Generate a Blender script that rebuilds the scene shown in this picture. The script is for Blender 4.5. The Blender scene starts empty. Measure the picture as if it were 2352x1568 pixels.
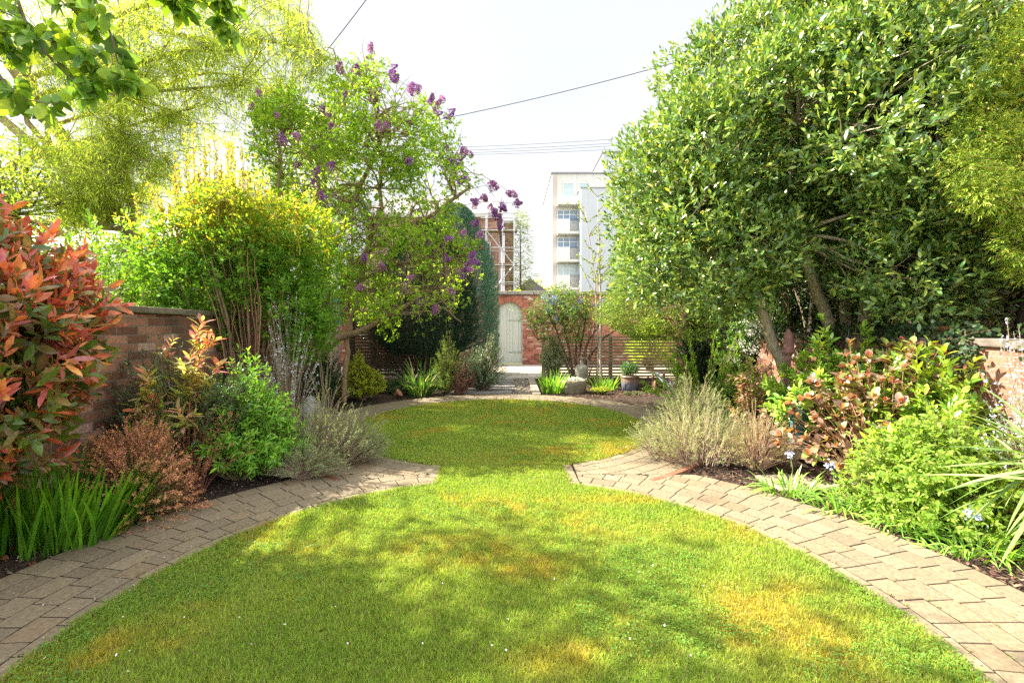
import bpy, math
import numpy as np
from mathutils import Vector
rs = np.random.default_rng(7)
C = bpy.context.scene.collection
PI = math.pi
CAM_H, FPX, CX0, CY0 = 1.45, 1045.0, 1176.0, 745.0   # the lens: focal length in picture units, horizon row
def at(px, py, d):  # a point seen at (px,py) and standing d metres away
    return np.array([(px-CX0)/FPX*d, d, CAM_H-(py-CY0)/FPX*d])
def X(px, d): return (px-CX0)/FPX*d
def Z(py, d): return CAM_H-(py-CY0)/FPX*d

# ------------------------------------------------------------------ numeric helpers
def unit(v): return v/np.maximum(np.linalg.norm(v, axis=-1, keepdims=True), 1e-9)
def rdir(n, r=rs): return unit(r.normal(size=(n, 3)))
def hash3(i, j, k):
    h = (i*374761393 + j*668265263 + k*2147483647 + 974634777) & 0xffffffff
    h = ((h ^ (h >> 13))*1274126177) & 0xffffffff
    return ((h ^ (h >> 16)) & 0xffff)/65535.0
def vnoise(p, s=1.0, seed=0):
    p = np.asarray(p, float)
    if p.shape[-1] == 2: p = np.concatenate([p, np.zeros(p.shape[:-1]+(1,))], -1)
    p = p*s + seed*17.31 + 1000
    i = np.floor(p).astype(np.int64); f = p-i; f = f*f*(3-2*f)
    o = 0
    for a in (0, 1):
        for b in (0, 1):
            for c in (0, 1):
                w = (f[..., 0] if a else 1-f[..., 0])*(f[..., 1] if b else 1-f[..., 1])*(f[..., 2] if c else 1-f[..., 2])
                o = o + w*hash3(i[..., 0]+a, i[..., 1]+b, i[..., 2]+c)
    return o
def fbm(p, s=1.0, seed=0):
    return .55*vnoise(p, s, seed)+.3*vnoise(p, s*2.1, seed+3)+.15*vnoise(p, s*4.3, seed+5)
def pal(n, cols, jit=.15, r=rs):
    """per-leaf colours: cols = [((r,g,b), weight), ...]"""
    w = np.array([c[1] for c in cols], float); w /= w.sum()
    a = np.array([c[0] for c in cols])[r.choice(len(cols), n, p=w)]
    return np.clip(a*(1+r.normal(0, jit, (n, 1)))*(1+r.normal(0, jit*.3, (n, 3))), .003, .95)

class Geo:
    def __init__(s): s.v = []; s.f = []; s.c = []; s.n = 0; s.uv = None
    def add(s, v, faces, col=(.5, .5, .5)):
        v = np.asarray(v, float).reshape(-1, 3)
        col = np.asarray(col, float)
        if col.ndim == 1: col = np.broadcast_to(col, (len(v), 3))
        s.v.append(v); s.c.append(col)
        for f in faces:
            f = np.asarray(f, np.int64)
            if len(f): s.f.append(f+s.n)
        s.n += len(v)
    def build(s, name, mat, parent=None, smooth=False, bevel=0):
        v = np.concatenate(s.v); c = np.concatenate(s.c)
        me = bpy.data.meshes.new(name)
        me.vertices.add(len(v)); me.vertices.foreach_set('co', v.astype(np.float32).ravel())
        tot = np.concatenate([np.full(len(f), f.shape[1]) for f in s.f])
        idx = np.concatenate([f.ravel() for f in s.f])
        me.loops.add(len(idx)); me.loops.foreach_set('vertex_index', idx.astype(np.int32))
        me.polygons.add(len(tot))
        st = np.concatenate([[0], np.cumsum(tot)[:-1]])
        me.polygons.foreach_set('loop_start', st.astype(np.int32))
        me.polygons.foreach_set('loop_total', tot.astype(np.int32))
        me.polygons.foreach_set('use_smooth', np.full(len(tot), bool(smooth)))
        a = me.color_attributes.new('Col', 'FLOAT_COLOR', 'POINT')
        a.data.foreach_set('color', np.concatenate([c, np.ones((len(c), 1))], 1).astype(np.float32).ravel())
        me.update(calc_edges=True)
        me.materials.append(mat)
        o = bpy.data.objects.new(name, me); C.objects.link(o)
        if parent is not None:
            o.parent = parent
            o.matrix_parent_inverse = parent.matrix_world.inverted() if False else o.matrix_parent_inverse
            l = parent.get('_loc')
            base = np.zeros(3)
            q = parent
            while q is not None:
                base = base+np.array(q.location); q = q.parent
            o.location = tuple(-base)
        if bevel:
            m = o.modifiers.new('bevel', 'BEVEL'); m.width = bevel; m.segments = 2; m.limit_method = 'ANGLE'
        return o
    # --- primitives
    def box(s, x0, x1, y0, y1, z0, z1, col=(.5, .5, .5), rot=0, piv=None, tilt=None):
        v = np.array([[x, y, z] for z in (z0, z1) for y in (y0, y1) for x in (x0, x1)], float)
        if rot:
            p = np.array(piv if piv is not None else ((x0+x1)/2, (y0+y1)/2)); c, q = math.cos(rot), math.sin(rot)
            d = v[:, :2]-p; v[:, 0] = p[0]+d[:, 0]*c-d[:, 1]*q; v[:, 1] = p[1]+d[:, 0]*q+d[:, 1]*c
        s.add(v, [np.array([[0, 2, 3, 1], [4, 5, 7, 6], [0, 1, 5, 4], [2, 6, 7, 3], [0, 4, 6, 2], [1, 3, 7, 5]])], col)
    def tube(s, pts, rad, sides=6, col=(.5, .5, .5), cap=True):
        pts = np.asarray(pts, float); n = len(pts); rad = np.broadcast_to(np.asarray(rad, float), (n,))
        T = unit(np.gradient(pts, axis=0)); ref = np.array([0.13, .21, 1.0]) if abs(T[0, 2]) < .9 else np.array([1.0, .2, .1])
        A = unit(np.cross(T, ref)); B = np.cross(T, A)
        an = np.arange(sides)/sides*2*PI
        v = pts[:, None]+rad[:, None, None]*(np.cos(an)[None, :, None]*A[:, None]+np.sin(an)[None, :, None]*B[:, None])
        i = np.arange(n-1)[:, None]*sides; j = np.arange(sides)[None]; k = (j+1) % sides
        q = np.stack([i+j, i+k, i+sides+k, i+sides+j], -1).reshape(-1, 4)
        fs = [q]
        if cap: fs += [np.arange(sides)[None, ::-1], (np.arange(sides)+(n-1)*sides)[None]]
        s.add(v.reshape(-1, 3), fs, col)
    def lathe(s, prof, c, sides=20, col=(.5, .5, .5), M=None):
        prof = np.asarray(prof, float); n = len(prof); an = np.arange(sides)/sides*2*PI
        v = np.stack([prof[:, 0, None]*np.cos(an), prof[:, 0, None]*np.sin(an), np.broadcast_to(prof[:, 1, None], (n, sides))], -1).reshape(-1, 3)
        if M is not None: v = v@np.asarray(M).T
        v = v+np.asarray(c)
        i = np.arange(n-1)[:, None]*sides; j = np.arange(sides)[None]; k = (j+1) % sides
        s.add(v, [np.stack([i+j, i+k, i+sides+k, i+sides+j], -1).reshape(-1, 4)], col)
    def quads(s, Q, col):  # (n,4,3)
        n = len(Q); s.add(Q.reshape(-1, 3), [np.arange(4*n).reshape(n, 4)], col)

P3 = [(0, .12), (.45, 1), (1, 0)]
PLEAF = [(0, .1), (.25, .75), (.55, 1), (.82, .6), (1, 0)]
PLONG = [(0, .3), (.3, .9), (.65, .9), (1, 0)]
PROUND = [(0, .1), (.3, .9), (.65, 1), (1, .15)]
PSTRAP = [(0, .8), (.2, 1), (.4, 1), (.6, .9), (.8, .65), (1, .05)]
def leaves(geo, P, D, N, L, W, prof=P3, col=(.1, .2, .03), curl=.1, fold=.2, droop=0.):
    n = len(P)
    if n == 0: return
    D = unit(D); S = unit(np.cross(D, N)); N = np.cross(S, D)
    L = np.broadcast_to(np.asarray(L, float), (n,))[:, None]; W = np.broadcast_to(np.asarray(W, float), (n,))[:, None]
    curl = np.broadcast_to(np.asarray(curl, float), (n,))[:, None]; droop = np.broadcast_to(np.asarray(droop, float), (n,))[:, None]
    rows = []
    for t, w in prof:
        c = P+D*L*t-N*curl*L*t*t-np.array([0, 0, 1.])*droop*L*t*t
        o = S*W*w*.5; u = N*fold*W*w*.5
        rows += [c-o+u, c, c+o+u]
    V = np.stack(rows, 1); m = len(rows)
    F = []
    for r in range(len(prof)-1):
        a = 3*r; F += [[a, a+1, a+4, a+3], [a+1, a+2, a+5, a+4]]
    F = (np.array(F)[None]+(np.arange(n)*m)[:, None, None]).reshape(-1, 4)
    col = np.asarray(col, float)
    if col.ndim == 2: col = np.repeat(col, m, 0)
    geo.add(V.reshape(-1, 3), [F], col)

def sprigs(geo, P, D, k, L, W, colf, tl=.12, ang=.9, prof=P3, curl=.12, fold=.2, up=.35, droop=0., jit=.25, r=rs, tuft=0.):
    """k leaves spiralling round each twig P + D*tl"""
    n = len(P); D = unit(D)
    A = unit(np.cross(D, r.normal(size=(n, 3)))); B = np.cross(D, A)
    ph0 = r.uniform(0, 2*PI, n)
    for j in range(k):
        t = (j+.5)/k; ph = ph0+j*2.4
        R = A*np.cos(ph)[:, None]+B*np.sin(ph)[:, None]
        a = ang*(1-.5*t)+r.normal(0, .15, n)
        d = D*np.cos(a)[:, None]+R*np.sin(a)[:, None]+r.normal(0, jit*.3, (n, 3))
        nn = D*np.sin(a)[:, None]-R*np.cos(a)[:, None]+np.array([0, 0, up])+r.normal(0, jit, (n, 3))
        sc = r.uniform(.5, 1.2, n)*(1-.25*abs(t-.6))
        leaves(geo, P+D*tl*(t*(1-tuft)+tuft), d, nn, L*sc, W*sc, prof, colf(n, t), curl*r.uniform(.3, 1.7, n), fold, droop)

def blobs(center, radii, n, rr, shell=(.55, .95), r=rs, zmin=None):
    u = rdir(n, r); c = np.array(center)+u*np.array(radii)*r.uniform(*shell, (n, 1))
    R = rr*r.uniform(.7, 1.3, n)
    if zmin is not None: k = c[:, 2] > zmin; c, R = c[k], R[k]
    return c, R
def on_blobs(c, R, n, inner=.55, r=rs, keep=.72, flat=1.):
    """points through the outer part of a union of clumps, with outward directions"""
    w = R**2; i = r.choice(len(R), n, p=w/w.sum()); u = rdir(n, r)
    p = c[i]+u*R[i][:, None]*r.uniform(inner, 1.05, (n, 1))*np.array([1, 1, flat])
    ok = np.ones(n, bool)
    for a in range(0, len(R)):
        ok &= ~((np.linalg.norm(p-c[a], axis=1) < keep*R[a]) & (i != a))
    return p[ok], u[ok], i[ok]

def path3(a, b, n=8, bend=.12, sag=0., r=rs):
    a, b = np.array(a, float), np.array(b, float); t = np.linspace(0, 1, n)[:, None]
    L = np.linalg.norm(b-a); p = a+(b-a)*t
    w = np.sin(t*PI)
    p = p+w*r.normal(0, bend*L*.5, 3)+w*np.array([0, 0, sag*L])
    p[1:-1] += r.normal(0, bend*L*.08, (n-2, 3))
    return p

def stems(center, rx, ry, h, n, r=rs, base=.15, m=8, top=.35, bow=.5, zc=None, hj=.15):
    """n curved stems from a base to the surface of a dome -> (n,m,3) points"""
    a = r.uniform(0, 2*PI, n); q = np.sqrt(r.uniform(0, 1, n))
    hh = h*(1-(1-top)*q**2.5)*(1+r.normal(0, hj, n))
    tip = np.stack([np.cos(a)*rx*q, np.sin(a)*ry*q, hh], -1)
    hh = hh*(1+.75*(fbm(np.stack([np.cos(a)*rx*q, np.sin(a)*ry*q], -1)+r.uniform(0, 50, 2), 3.2)-.5)); tip = np.stack([np.cos(a)*rx*q, np.sin(a)*ry*q, hh], -1)*np.array([1, 1, 1.])
    tip[:, :2] *= (1+.5*(fbm(np.stack([np.cos(a)*2, np.sin(a)*2], -1)+r.uniform(0, 50, 2), 1.3)-.5))[:, None]
    b0 = np.stack([np.cos(a)*rx*base*q, np.sin(a)*ry*base*q, np.zeros(n)], -1)
    mid = b0*(1-bow)+tip*bow; mid[:, 2] = tip[:, 2]*(.5+.25*q); mid[:, :2] += r.normal(0, .05*rx, (n, 2))
    t = np.linspace(0, 1, m)[None, :, None]
    p = b0[:, None]*(1-t)**2+2*mid[:, None]*t*(1-t)+tip[:, None]*t*t
    p += r.normal(0, .012*rx, p.shape)*(t > 0)
    return p+np.array(center)
def stem_tubes(geo, S, r0, r1, col, sides=3):
    n, m = S.shape[:2]
    T = unit(np.gradient(S, axis=1)); A = unit(np.cross(T, np.array([.3, .2, .93]))); B = np.cross(T, A)
    rad = np.linspace(1, 0, m)[None, :, None, None]*(r0-r1)+r1
    an = np.arange(sides)/sides*2*PI
    v = S[:, :, None]+rad*(np.cos(an)[None, None, :, None]*A[:, :, None]+np.sin(an)[None, None, :, None]*B[:, :, None])
    i = np.arange(m-1)[:, None]*sides; j = np.arange(sides)[None]; k = (j+1) % sides
    q = np.stack([i+j, i+k, i+sides+k, i+sides+j], -1).reshape(-1, 4)
    F = (q[None]+(np.arange(n)*m*sides)[:, None, None]).reshape(-1, 4)
    col = np.asarray(col, float)
    if col.ndim == 2: col = np.repeat(col, m*sides, 0)
    geo.add(v.reshape(-1, 3), [F], col)
def stem_points(S, k, t0=.4, t1=1., r=rs):
    """k points along each stem beyond t0, with tangents"""
    n, m = S.shape[:2]; t = r.uniform(t0, t1, (n, k))*(m-1); i = np.minimum(t.astype(int), m-2); f = (t-i)[..., None]
    a = np.take_along_axis(S, i[..., None].repeat(3, -1), 1); b = np.take_along_axis(S, (i+1)[..., None].repeat(3, -1), 1)
    return (a*(1-f)+b*f).reshape(-1, 3), unit((b-a).reshape(-1, 3))

# ------------------------------------------------------------------ tags
def tag(o, label=None, cat=None, group=None, kind=None):
    if label: o['label'] = label
    if cat: o['category'] = cat
    if group: o['group'] = group
    if kind: o['kind'] = kind
    return o
def thing(name, label, cat, loc, group=None):
    o = bpy.data.objects.new(name, None); C.objects.link(o); o.location = tuple(float(x) for x in loc)
    o.empty_display_size = .1
    return tag(o, label, cat, group)

# ------------------------------------------------------------------ materials
def new_mat(name):
    m = bpy.data.materials.new(name); m.use_nodes = True; nt = m.node_tree; nt.nodes.clear()
    out = nt.nodes.new('ShaderNodeOutputMaterial'); return m, nt, out
def N_(nt, t, **kw):
    n = nt.nodes.new(t)
    for k, v in kw.items(): setattr(n, k, v)
    return n
def leaf_mat(name, trans=.42, rough=.5, spec=.35, warm=(1.25, 1.15, .45), bumpy=0.):
    m, nt, out = new_mat(name); L = nt.links.new
    at_ = N_(nt, 'ShaderNodeAttribute', attribute_name='Col')
    p = N_(nt, 'ShaderNodeBsdfPrincipled'); p.inputs['Roughness'].default_value = rough; p.inputs['Specular IOR Level'].default_value = spec
    tc = N_(nt, 'ShaderNodeTexCoord'); nz = N_(nt, 'ShaderNodeTexNoise'); nz.inputs['Scale'].default_value = 38; nz.inputs['Detail'].default_value = 2
    L(tc.outputs['Object'], nz.inputs['Vector'])
    mr = N_(nt, 'ShaderNodeMapRange'); mr.inputs['To Min'].default_value = .95; mr.inputs['To Max'].default_value = 1.55; mr.inputs['From Min'].default_value = .25; mr.inputs['From Max'].default_value = .75
    L(nz.outputs['Fac'], mr.inputs['Value'])
    vm = N_(nt, 'ShaderNodeVectorMath', operation='MULTIPLY'); L(at_.outputs['Color'], vm.inputs[0]); L(mr.outputs['Result'], vm.inputs[1])
    L(vm.outputs[0], p.inputs['Base Color'])
    t = N_(nt, 'ShaderNodeBsdfTranslucent')
    v2 = N_(nt, 'ShaderNodeVectorMath', operation='MULTIPLY'); v2.inputs[1].default_value = warm; L(vm.outputs[0], v2.inputs[0]); L(v2.outputs[0], t.inputs['Color'])
    mx = N_(nt, 'ShaderNodeMixShader'); mx.inputs['Fac'].default_value = trans
    L(p.outputs[0], mx.inputs[1]); L(t.outputs[0], mx.inputs[2]); L(mx.outputs[0], out.inputs['Surface'])
    return m
def solid_mat(name, rough=.8, noise=8., var=.35, bump=.3, spec=.3, bdist=.01, col=None, metal=0., detail=6, stretch=(1, 1, 1)):
    m, nt, out = new_mat(name); L = nt.links.new
    p = N_(nt, 'ShaderNodeBsdfPrincipled'); p.inputs['Roughness'].default_value = rough; p.inputs['Specular IOR Level'].default_value = spec; p.inputs['Metallic'].default_value = metal
    tc = N_(nt, 'ShaderNodeTexCoord'); mp = N_(nt, 'ShaderNodeMapping'); mp.inputs['Scale'].default_value = stretch
    nz = N_(nt, 'ShaderNodeTexNoise'); nz.inputs['Scale'].default_value = noise; nz.inputs['Detail'].default_value = detail; nz.inputs['Roughness'].default_value = .62
    L(tc.outputs['Object'], mp.inputs['Vector']); L(mp.outputs[0], nz.inputs['Vector'])
    mr = N_(nt, 'ShaderNodeMapRange'); mr.inputs['From Min'].default_value = .3; mr.inputs['From Max'].default_value = .7; mr.inputs['To Min'].default_value = 1-var; mr.inputs['To Max'].default_value = 1+var
    L(nz.outputs['Fac'], mr.inputs['Value'])
    if col is None:
        a = N_(nt, 'ShaderNodeAttribute', attribute_name='Col'); src = a.outputs['Color']
    else:
        a = N_(nt, 'ShaderNodeRGB'); a.outputs[0].default_value = (*col, 1); src = a.outputs[0]
    vm = N_(nt, 'ShaderNodeVectorMath', operation='MULTIPLY'); L(src, vm.inputs[0]); L(mr.outputs['Result'], vm.inputs[1]); L(vm.outputs[0], p.inputs['Base Color'])
    if bump:
        b = N_(nt, 'ShaderNodeBump'); b.inputs['Strength'].default_value = bump; b.inputs['Distance'].default_value = bdist
        L(nz.outputs['Fac'], b.inputs['Height']); L(b.outputs[0], p.inputs['Normal'])
    L(p.outputs[0], out.inputs['Surface']); return m
def brick_mat(name, c1, c2, mortar, axis='XZ', bw=.225, bh=.075, rot=0., grime=(.05, .05, .03), gr=.35, ms=.011, light=(.5, .36, .3)):
    m, nt, out = new_mat(name); L = nt.links.new
    p = N_(nt, 'ShaderNodeBsdfPrincipled'); p.inputs['Roughness'].default_value = .9; p.inputs['Specular IOR Level'].default_value = .2
    geo = N_(nt, 'ShaderNodeNewGeometry'); mp = N_(nt, 'ShaderNodeMapping'); mp.vector_type = 'POINT'; mp.inputs['Rotation'].default_value = (0, 0, rot)
    L(geo.outputs['Position'], mp.inputs['Vector'])
    sp = N_(nt, 'ShaderNodeSeparateXYZ'); L(mp.outputs[0], sp.inputs[0])
    cb = N_(nt, 'ShaderNodeCombineXYZ'); L(sp.outputs['X' if axis == 'XZ' else 'Y'], cb.inputs[0]); L(sp.outputs['Z'], cb.inputs[1])
    wz = N_(nt, 'ShaderNodeTexNoise'); wz.inputs['Scale'].default_value = 3.5; L(cb.outputs[0], wz.inputs['Vector'])
    wv = N_(nt, 'ShaderNodeVectorMath', operation='SCALE'); wv.inputs['Scale'].default_value = .014; L(wz.outputs['Color'], wv.inputs[0])
    ad = N_(nt, 'ShaderNodeVectorMath', operation='ADD'); L(cb.outputs[0], ad.inputs[0]); L(wv.outputs[0], ad.inputs[1])
    br = N_(nt, 'ShaderNodeTexBrick'); br.offset = .5; br.inputs['Scale'].default_value = 1
    br.inputs['Brick Width'].default_value = bw; br.inputs['Row Height'].default_value = bh; br.inputs['Mortar Size'].default_value = ms*.5; br.inputs['Mortar Smooth'].default_value = .25; br.inputs['Bias'].default_value = 0
    br.inputs['Color1'].default_value = (0, 0, 0, 1); br.inputs['Color2'].default_value = (1, 1, 1, 1); br.inputs['Mortar'].default_value = (.5, .5, .5, 1)
    L(ad.outputs[0], br.inputs['Vector'])
    cr = N_(nt, 'ShaderNodeValToRGB'); e = cr.color_ramp.elements
    e[0].position = 0; e[0].color = (*c1, 1); e[1].position = .85; e[1].color = (*c2, 1)
    x = e.new(.5); x.color = (*[(a*.7+b*.3)*1.0 for a, b in zip(c1, c2)], 1); x = e.new(.35); x.color = (*[a*.6 for a in c1], 1); x = e.new(.95); x.color = (*light, 1)
    L(br.outputs['Color'], cr.inputs[0])
    n2 = N_(nt, 'ShaderNodeTexNoise'); n2.inputs['Scale'].default_value = 40; n2.inputs['Detail'].default_value = 5; L(cb.outputs[0], n2.inputs['Vector'])
    m1 = N_(nt, 'ShaderNodeMapRange'); m1.inputs['From Min'].default_value = .3; m1.inputs['From Max'].default_value = .7; m1.inputs['To Min'].default_value = .65; m1.inputs['To Max'].default_value = 1.35; L(n2.outputs['Fac'], m1.inputs['Value'])
    vm = N_(nt, 'ShaderNodeVectorMath', operation='MULTIPLY'); L(cr.outputs[0], vm.inputs[0]); L(m1.outputs[0], vm.inputs[1])
    mm = N_(nt, 'ShaderNodeMix', data_type='RGBA'); L(br.outputs['Fac'], mm.inputs['Factor']); L(vm.outputs[0], mm.inputs['A']); mm.inputs['B'].default_value = (*mortar, 1)
    n3 = N_(nt, 'ShaderNodeTexNoise'); n3.inputs['Scale'].default_value = 1.7; n3.inputs['Detail'].default_value = 7; L(geo.outputs['Position'], n3.inputs['Vector'])
    m3 = N_(nt, 'ShaderNodeMapRange'); m3.inputs['From Min'].default_value = .48; m3.inputs['From Max'].default_value = .75; m3.inputs['To Max'].default_value = gr*2; L(n3.outputs['Fac'], m3.inputs['Value'])
    mg = N_(nt, 'ShaderNodeMix', data_type='RGBA'); L(m3.outputs[0], mg.inputs['Factor']); L(mm.outputs['Result'], mg.inputs['A']); mg.inputs['B'].default_value = (*grime, 1)
    L(mg.outputs['Result'], p.inputs['Base Color'])
    inv = N_(nt, 'ShaderNodeMath', operation='SUBTRACT'); inv.inputs[0].default_value = 1; L(br.outputs['Fac'], inv.inputs[1])
    a2 = N_(nt, 'ShaderNodeMath', operation='MULTIPLY_ADD'); L(n2.outputs['Fac'], a2.inputs[0]); a2.inputs[1].default_value = .35; L(inv.outputs[0], a2.inputs[2])
    b = N_(nt, 'ShaderNodeBump'); b.inputs['Strength'].default_value = .8; b.inputs['Distance'].default_value = .012; L(a2.outputs[0], b.inputs['Height']); L(b.outputs[0], p.inputs['Normal'])
    L(p.outputs[0], out.inputs['Surface']); return m
def glass_mat(name, col):
    m, nt, out = new_mat(name)
    p = N_(nt, 'ShaderNodeBsdfPrincipled'); p.inputs['Base Color'].default_value = (*col, 1); p.inputs['Roughness'].default_value = .08; p.inputs['Specular IOR Level'].default_value = .8
    nt.links.new(p.outputs[0], out.inputs['Surface']); return m

M_leaf = leaf_mat('leaf'); M_gloss = leaf_mat('leaf_glossy', .28, .30, .65, (1.3, 1.2, .4)); M_thin = leaf_mat('leaf_thin', .64, .55, .25)
M_red = leaf_mat('leaf_red', .4, .3, .6, (1.35, .8, .5)); M_fir = leaf_mat('leaf_conifer', .25, .7, .2)
M_grass = leaf_mat('grass_blade', .45, .5, .3, (1.2, 1.1, .5)); M_petal = leaf_mat('petal', .35, .6, .2, (1.1, .9, 1.1))
M_bark = solid_mat('bark', .9, 30, .4, .8, .25, .02, stretch=(1, 1, .35)); M_twig = solid_mat('twig', .85, 50, .3, .3)
M_soil = solid_mat('soil', .95, 22, .55, 1., .15, .05, detail=10); M_stone = solid_mat('stone', .9, 14, .3, .7, .25, .02, detail=9)
M_block = solid_mat('paving_block', .88, 45, .34, .8, .3, .004, detail=12); M_wood = solid_mat('weathered_wood', .85, 12, .3, .5, .2, .006, stretch=(.6, 4, 4))
M_chip = solid_mat('chips', .9, 30, .3, .3); M_paint = solid_mat('paint', .6, 5, .05, .1, .3); M_render = solid_mat('white_render', .85, 1.2, .07, .1, .2, stretch=(2.5, 2.5, .25))
M_metal = solid_mat('metal', .45, 20, .15, .1, .5, metal=.7); M_glaze = solid_mat('glaze', .25, 12, .25, .2, .6); M_terra = solid_mat('terracotta', .85, 18, .2, .3)
M_slate = solid_mat('slate', .6, 6, .3, .4, .4, stretch=(1, 8, 1))

# ------------------------------------------------------------------ camera, light
cam = bpy.data.cameras.new('camera'); co = bpy.data.objects.new('camera', cam); C.objects.link(co)
co.location = (0, 0, CAM_H); co.rotation_euler = (PI/2, 0, 0); cam.sensor_width = 36; cam.lens = FPX/2352*36
cam.shift_y = -(784-CY0)/2352; cam.clip_end = 2000; cam.clip_start = .05
sc = bpy.context.scene; sc.camera = co
SUN_EL, SUN_AZ = math.radians(41), math.atan2(-1, .27)   # azimuth clockwise from +Y
sv = Vector((math.cos(SUN_EL)*math.sin(SUN_AZ), math.cos(SUN_EL)*math.cos(SUN_AZ), math.sin(SUN_EL)))
sl = bpy.data.lights.new('sun', 'SUN'); sl.energy = 4.9; sl.angle = math.radians(.55); sl.color = (1, .93, .8)
so = bpy.data.objects.new('sun', sl); C.objects.link(so); so.rotation_euler = (-sv).to_track_quat('-Z', 'Y').to_euler()
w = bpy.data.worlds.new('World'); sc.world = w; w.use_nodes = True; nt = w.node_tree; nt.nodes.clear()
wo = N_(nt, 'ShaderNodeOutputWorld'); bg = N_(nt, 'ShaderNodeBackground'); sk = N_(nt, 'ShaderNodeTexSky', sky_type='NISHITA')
sk.sun_disc = False; sk.sun_elevation = SUN_EL; sk.sun_rotation = SUN_AZ; sk.dust_density = 3.; sk.air_density = 1.2; sk.altitude = 50
tc = N_(nt, 'ShaderNodeTexCoord'); cn = N_(nt, 'ShaderNodeTexNoise'); cn.inputs['Scale'].default_value = 1.4; cn.inputs['Detail'].default_value = 6; cn.inputs['Roughness'].default_value = .5
mp = N_(nt, 'ShaderNodeMapping'); mp.inputs['Scale'].default_value = (1, 1, 2.2); nt.links.new(tc.outputs['Generated'], mp.inputs[0]); nt.links.new(mp.outputs[0], cn.inputs['Vector'])
cr = N_(nt, 'ShaderNodeMapRange'); cr.inputs['From Min'].default_value = .25; cr.inputs['From Max'].default_value = .62; cr.inputs['To Min'].default_value = .66; cr.inputs['To Max'].default_value = .90; nt.links.new(cn.outputs['Fac'], cr.inputs['Value'])
mx = N_(nt, 'ShaderNodeMix', data_type='RGBA'); nt.links.new(cr.outputs[0], mx.inputs['Factor']); nt.links.new(sk.outputs[0], mx.inputs['A']); mx.inputs['B'].default_value = (3.0, 2.97, 2.97, 1)
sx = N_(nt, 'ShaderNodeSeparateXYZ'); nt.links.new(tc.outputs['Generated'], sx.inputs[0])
br_ = N_(nt, 'ShaderNodeMapRange'); br_.interpolation_type = 'SMOOTHSTEP'; br_.inputs['From Min'].default_value = .15; br_.inputs['From Max'].default_value = .6; br_.inputs['To Min'].default_value = 1.35; br_.inputs['To Max'].default_value = .55; nt.links.new(sx.outputs['Y'], br_.inputs['Value'])  # sky dimmed ahead of the camera, brightened elsewhere as added fill light
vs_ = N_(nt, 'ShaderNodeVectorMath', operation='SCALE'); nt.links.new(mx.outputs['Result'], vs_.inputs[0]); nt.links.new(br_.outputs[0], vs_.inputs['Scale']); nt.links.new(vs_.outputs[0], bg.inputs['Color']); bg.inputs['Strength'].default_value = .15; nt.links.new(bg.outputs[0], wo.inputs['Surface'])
sc.view_settings.view_transform = 'Standard'; sc.view_settings.look = 'None'; sc.view_settings.gamma = 1; sc.view_settings.exposure = 2.1
cy = sc.cycles; cy.max_bounces = 7; cy.diffuse_bounces = 4; cy.glossy_bounces = 2; cy.transmission_bounces = 5; cy.transparent_max_bounces = 4
cy.use_denoising = False; cy.sample_clamp_indirect = 6; cy.caustics_reflective = False; cy.caustics_refractive = False

# ------------------------------------------------------------------ ground, lawn, path
C1, R1 = np.array([-.08, 2.2]), 2.02
C2, R2 = np.array([-.16, 6.67]), 2.08
RO1, RO2 = 2.87, 2.80
def neck(x, y, m=0.):
    t = np.clip((y-4.04)/.65, 0, 1)
    return (y > 3.9) & (y < 4.95) & (x > -.68-.04*t+m) & (x < .525-.015*t-m)
def in_lawn(x, y, m=0.):
    return (np.hypot(x-C1[0], y-C1[1]) < R1-m) | (np.hypot(x-C2[0], y-C2[1]) < R2-m) | neck(x, y, m)
def bed_z(x, y):
    d = np.minimum(np.hypot(x-C1[0], y-C1[1])-RO1, np.hypot(x-C2[0], y-C2[1])-RO2)
    p = np.stack([x, y], -1)
    rise = np.clip(d, 0, 1.2)
    rise = np.where((x > -1.4) & (x < .66) & (y > 9.3), -1.2, rise)
    return np.where(d > -.02, -.035+.045*rise, -.06)+(fbm(p, 9)-.5)*.04*(d > 0)+(fbm(p, 28, 4)-.5)*.02*(d > 0)
def grid(name, x0, x1, y0, y1, st, zf, mat, col, smooth=True):
    xs = np.arange(x0, x1+1e-6, st); ys = np.arange(y0, y1+1e-6, st); gx, gy = np.meshgrid(xs, ys)
    v = np.stack([gx, gy, zf(gx, gy)], -1).reshape(-1, 3); nx = len(xs); i = (np.arange(len(ys)-1)[:, None]*nx+np.arange(nx-1)[None]).ravel()
    g = Geo(); g.add(v, [np.stack([i, i+1, i+1+nx, i+nx], -1)], col(v) if callable(col) else col); return g.build(name, mat, None, smooth)
g = Geo(); g.box(-900, 900, -200, 1500, -1.0, -.13, (.09, .10, .04)); tag(g.build('ground', M_soil), 'flat open ground around the walled garden', 'ground', kind='structure')
def soilcol(v):
    t = fbm(v[:, :2], 2.2, 3)[:, None]; return np.array([.035, .024, .018])*(1-t)+np.array([.085, .058, .04])*t
tag(grid('planting_soil', -5.2, 5.6, .2, 12.3, .045, bed_z, M_soil, soilcol), 'dark bare soil of the planting beds beside the block path', 'soil', kind='structure')

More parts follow.
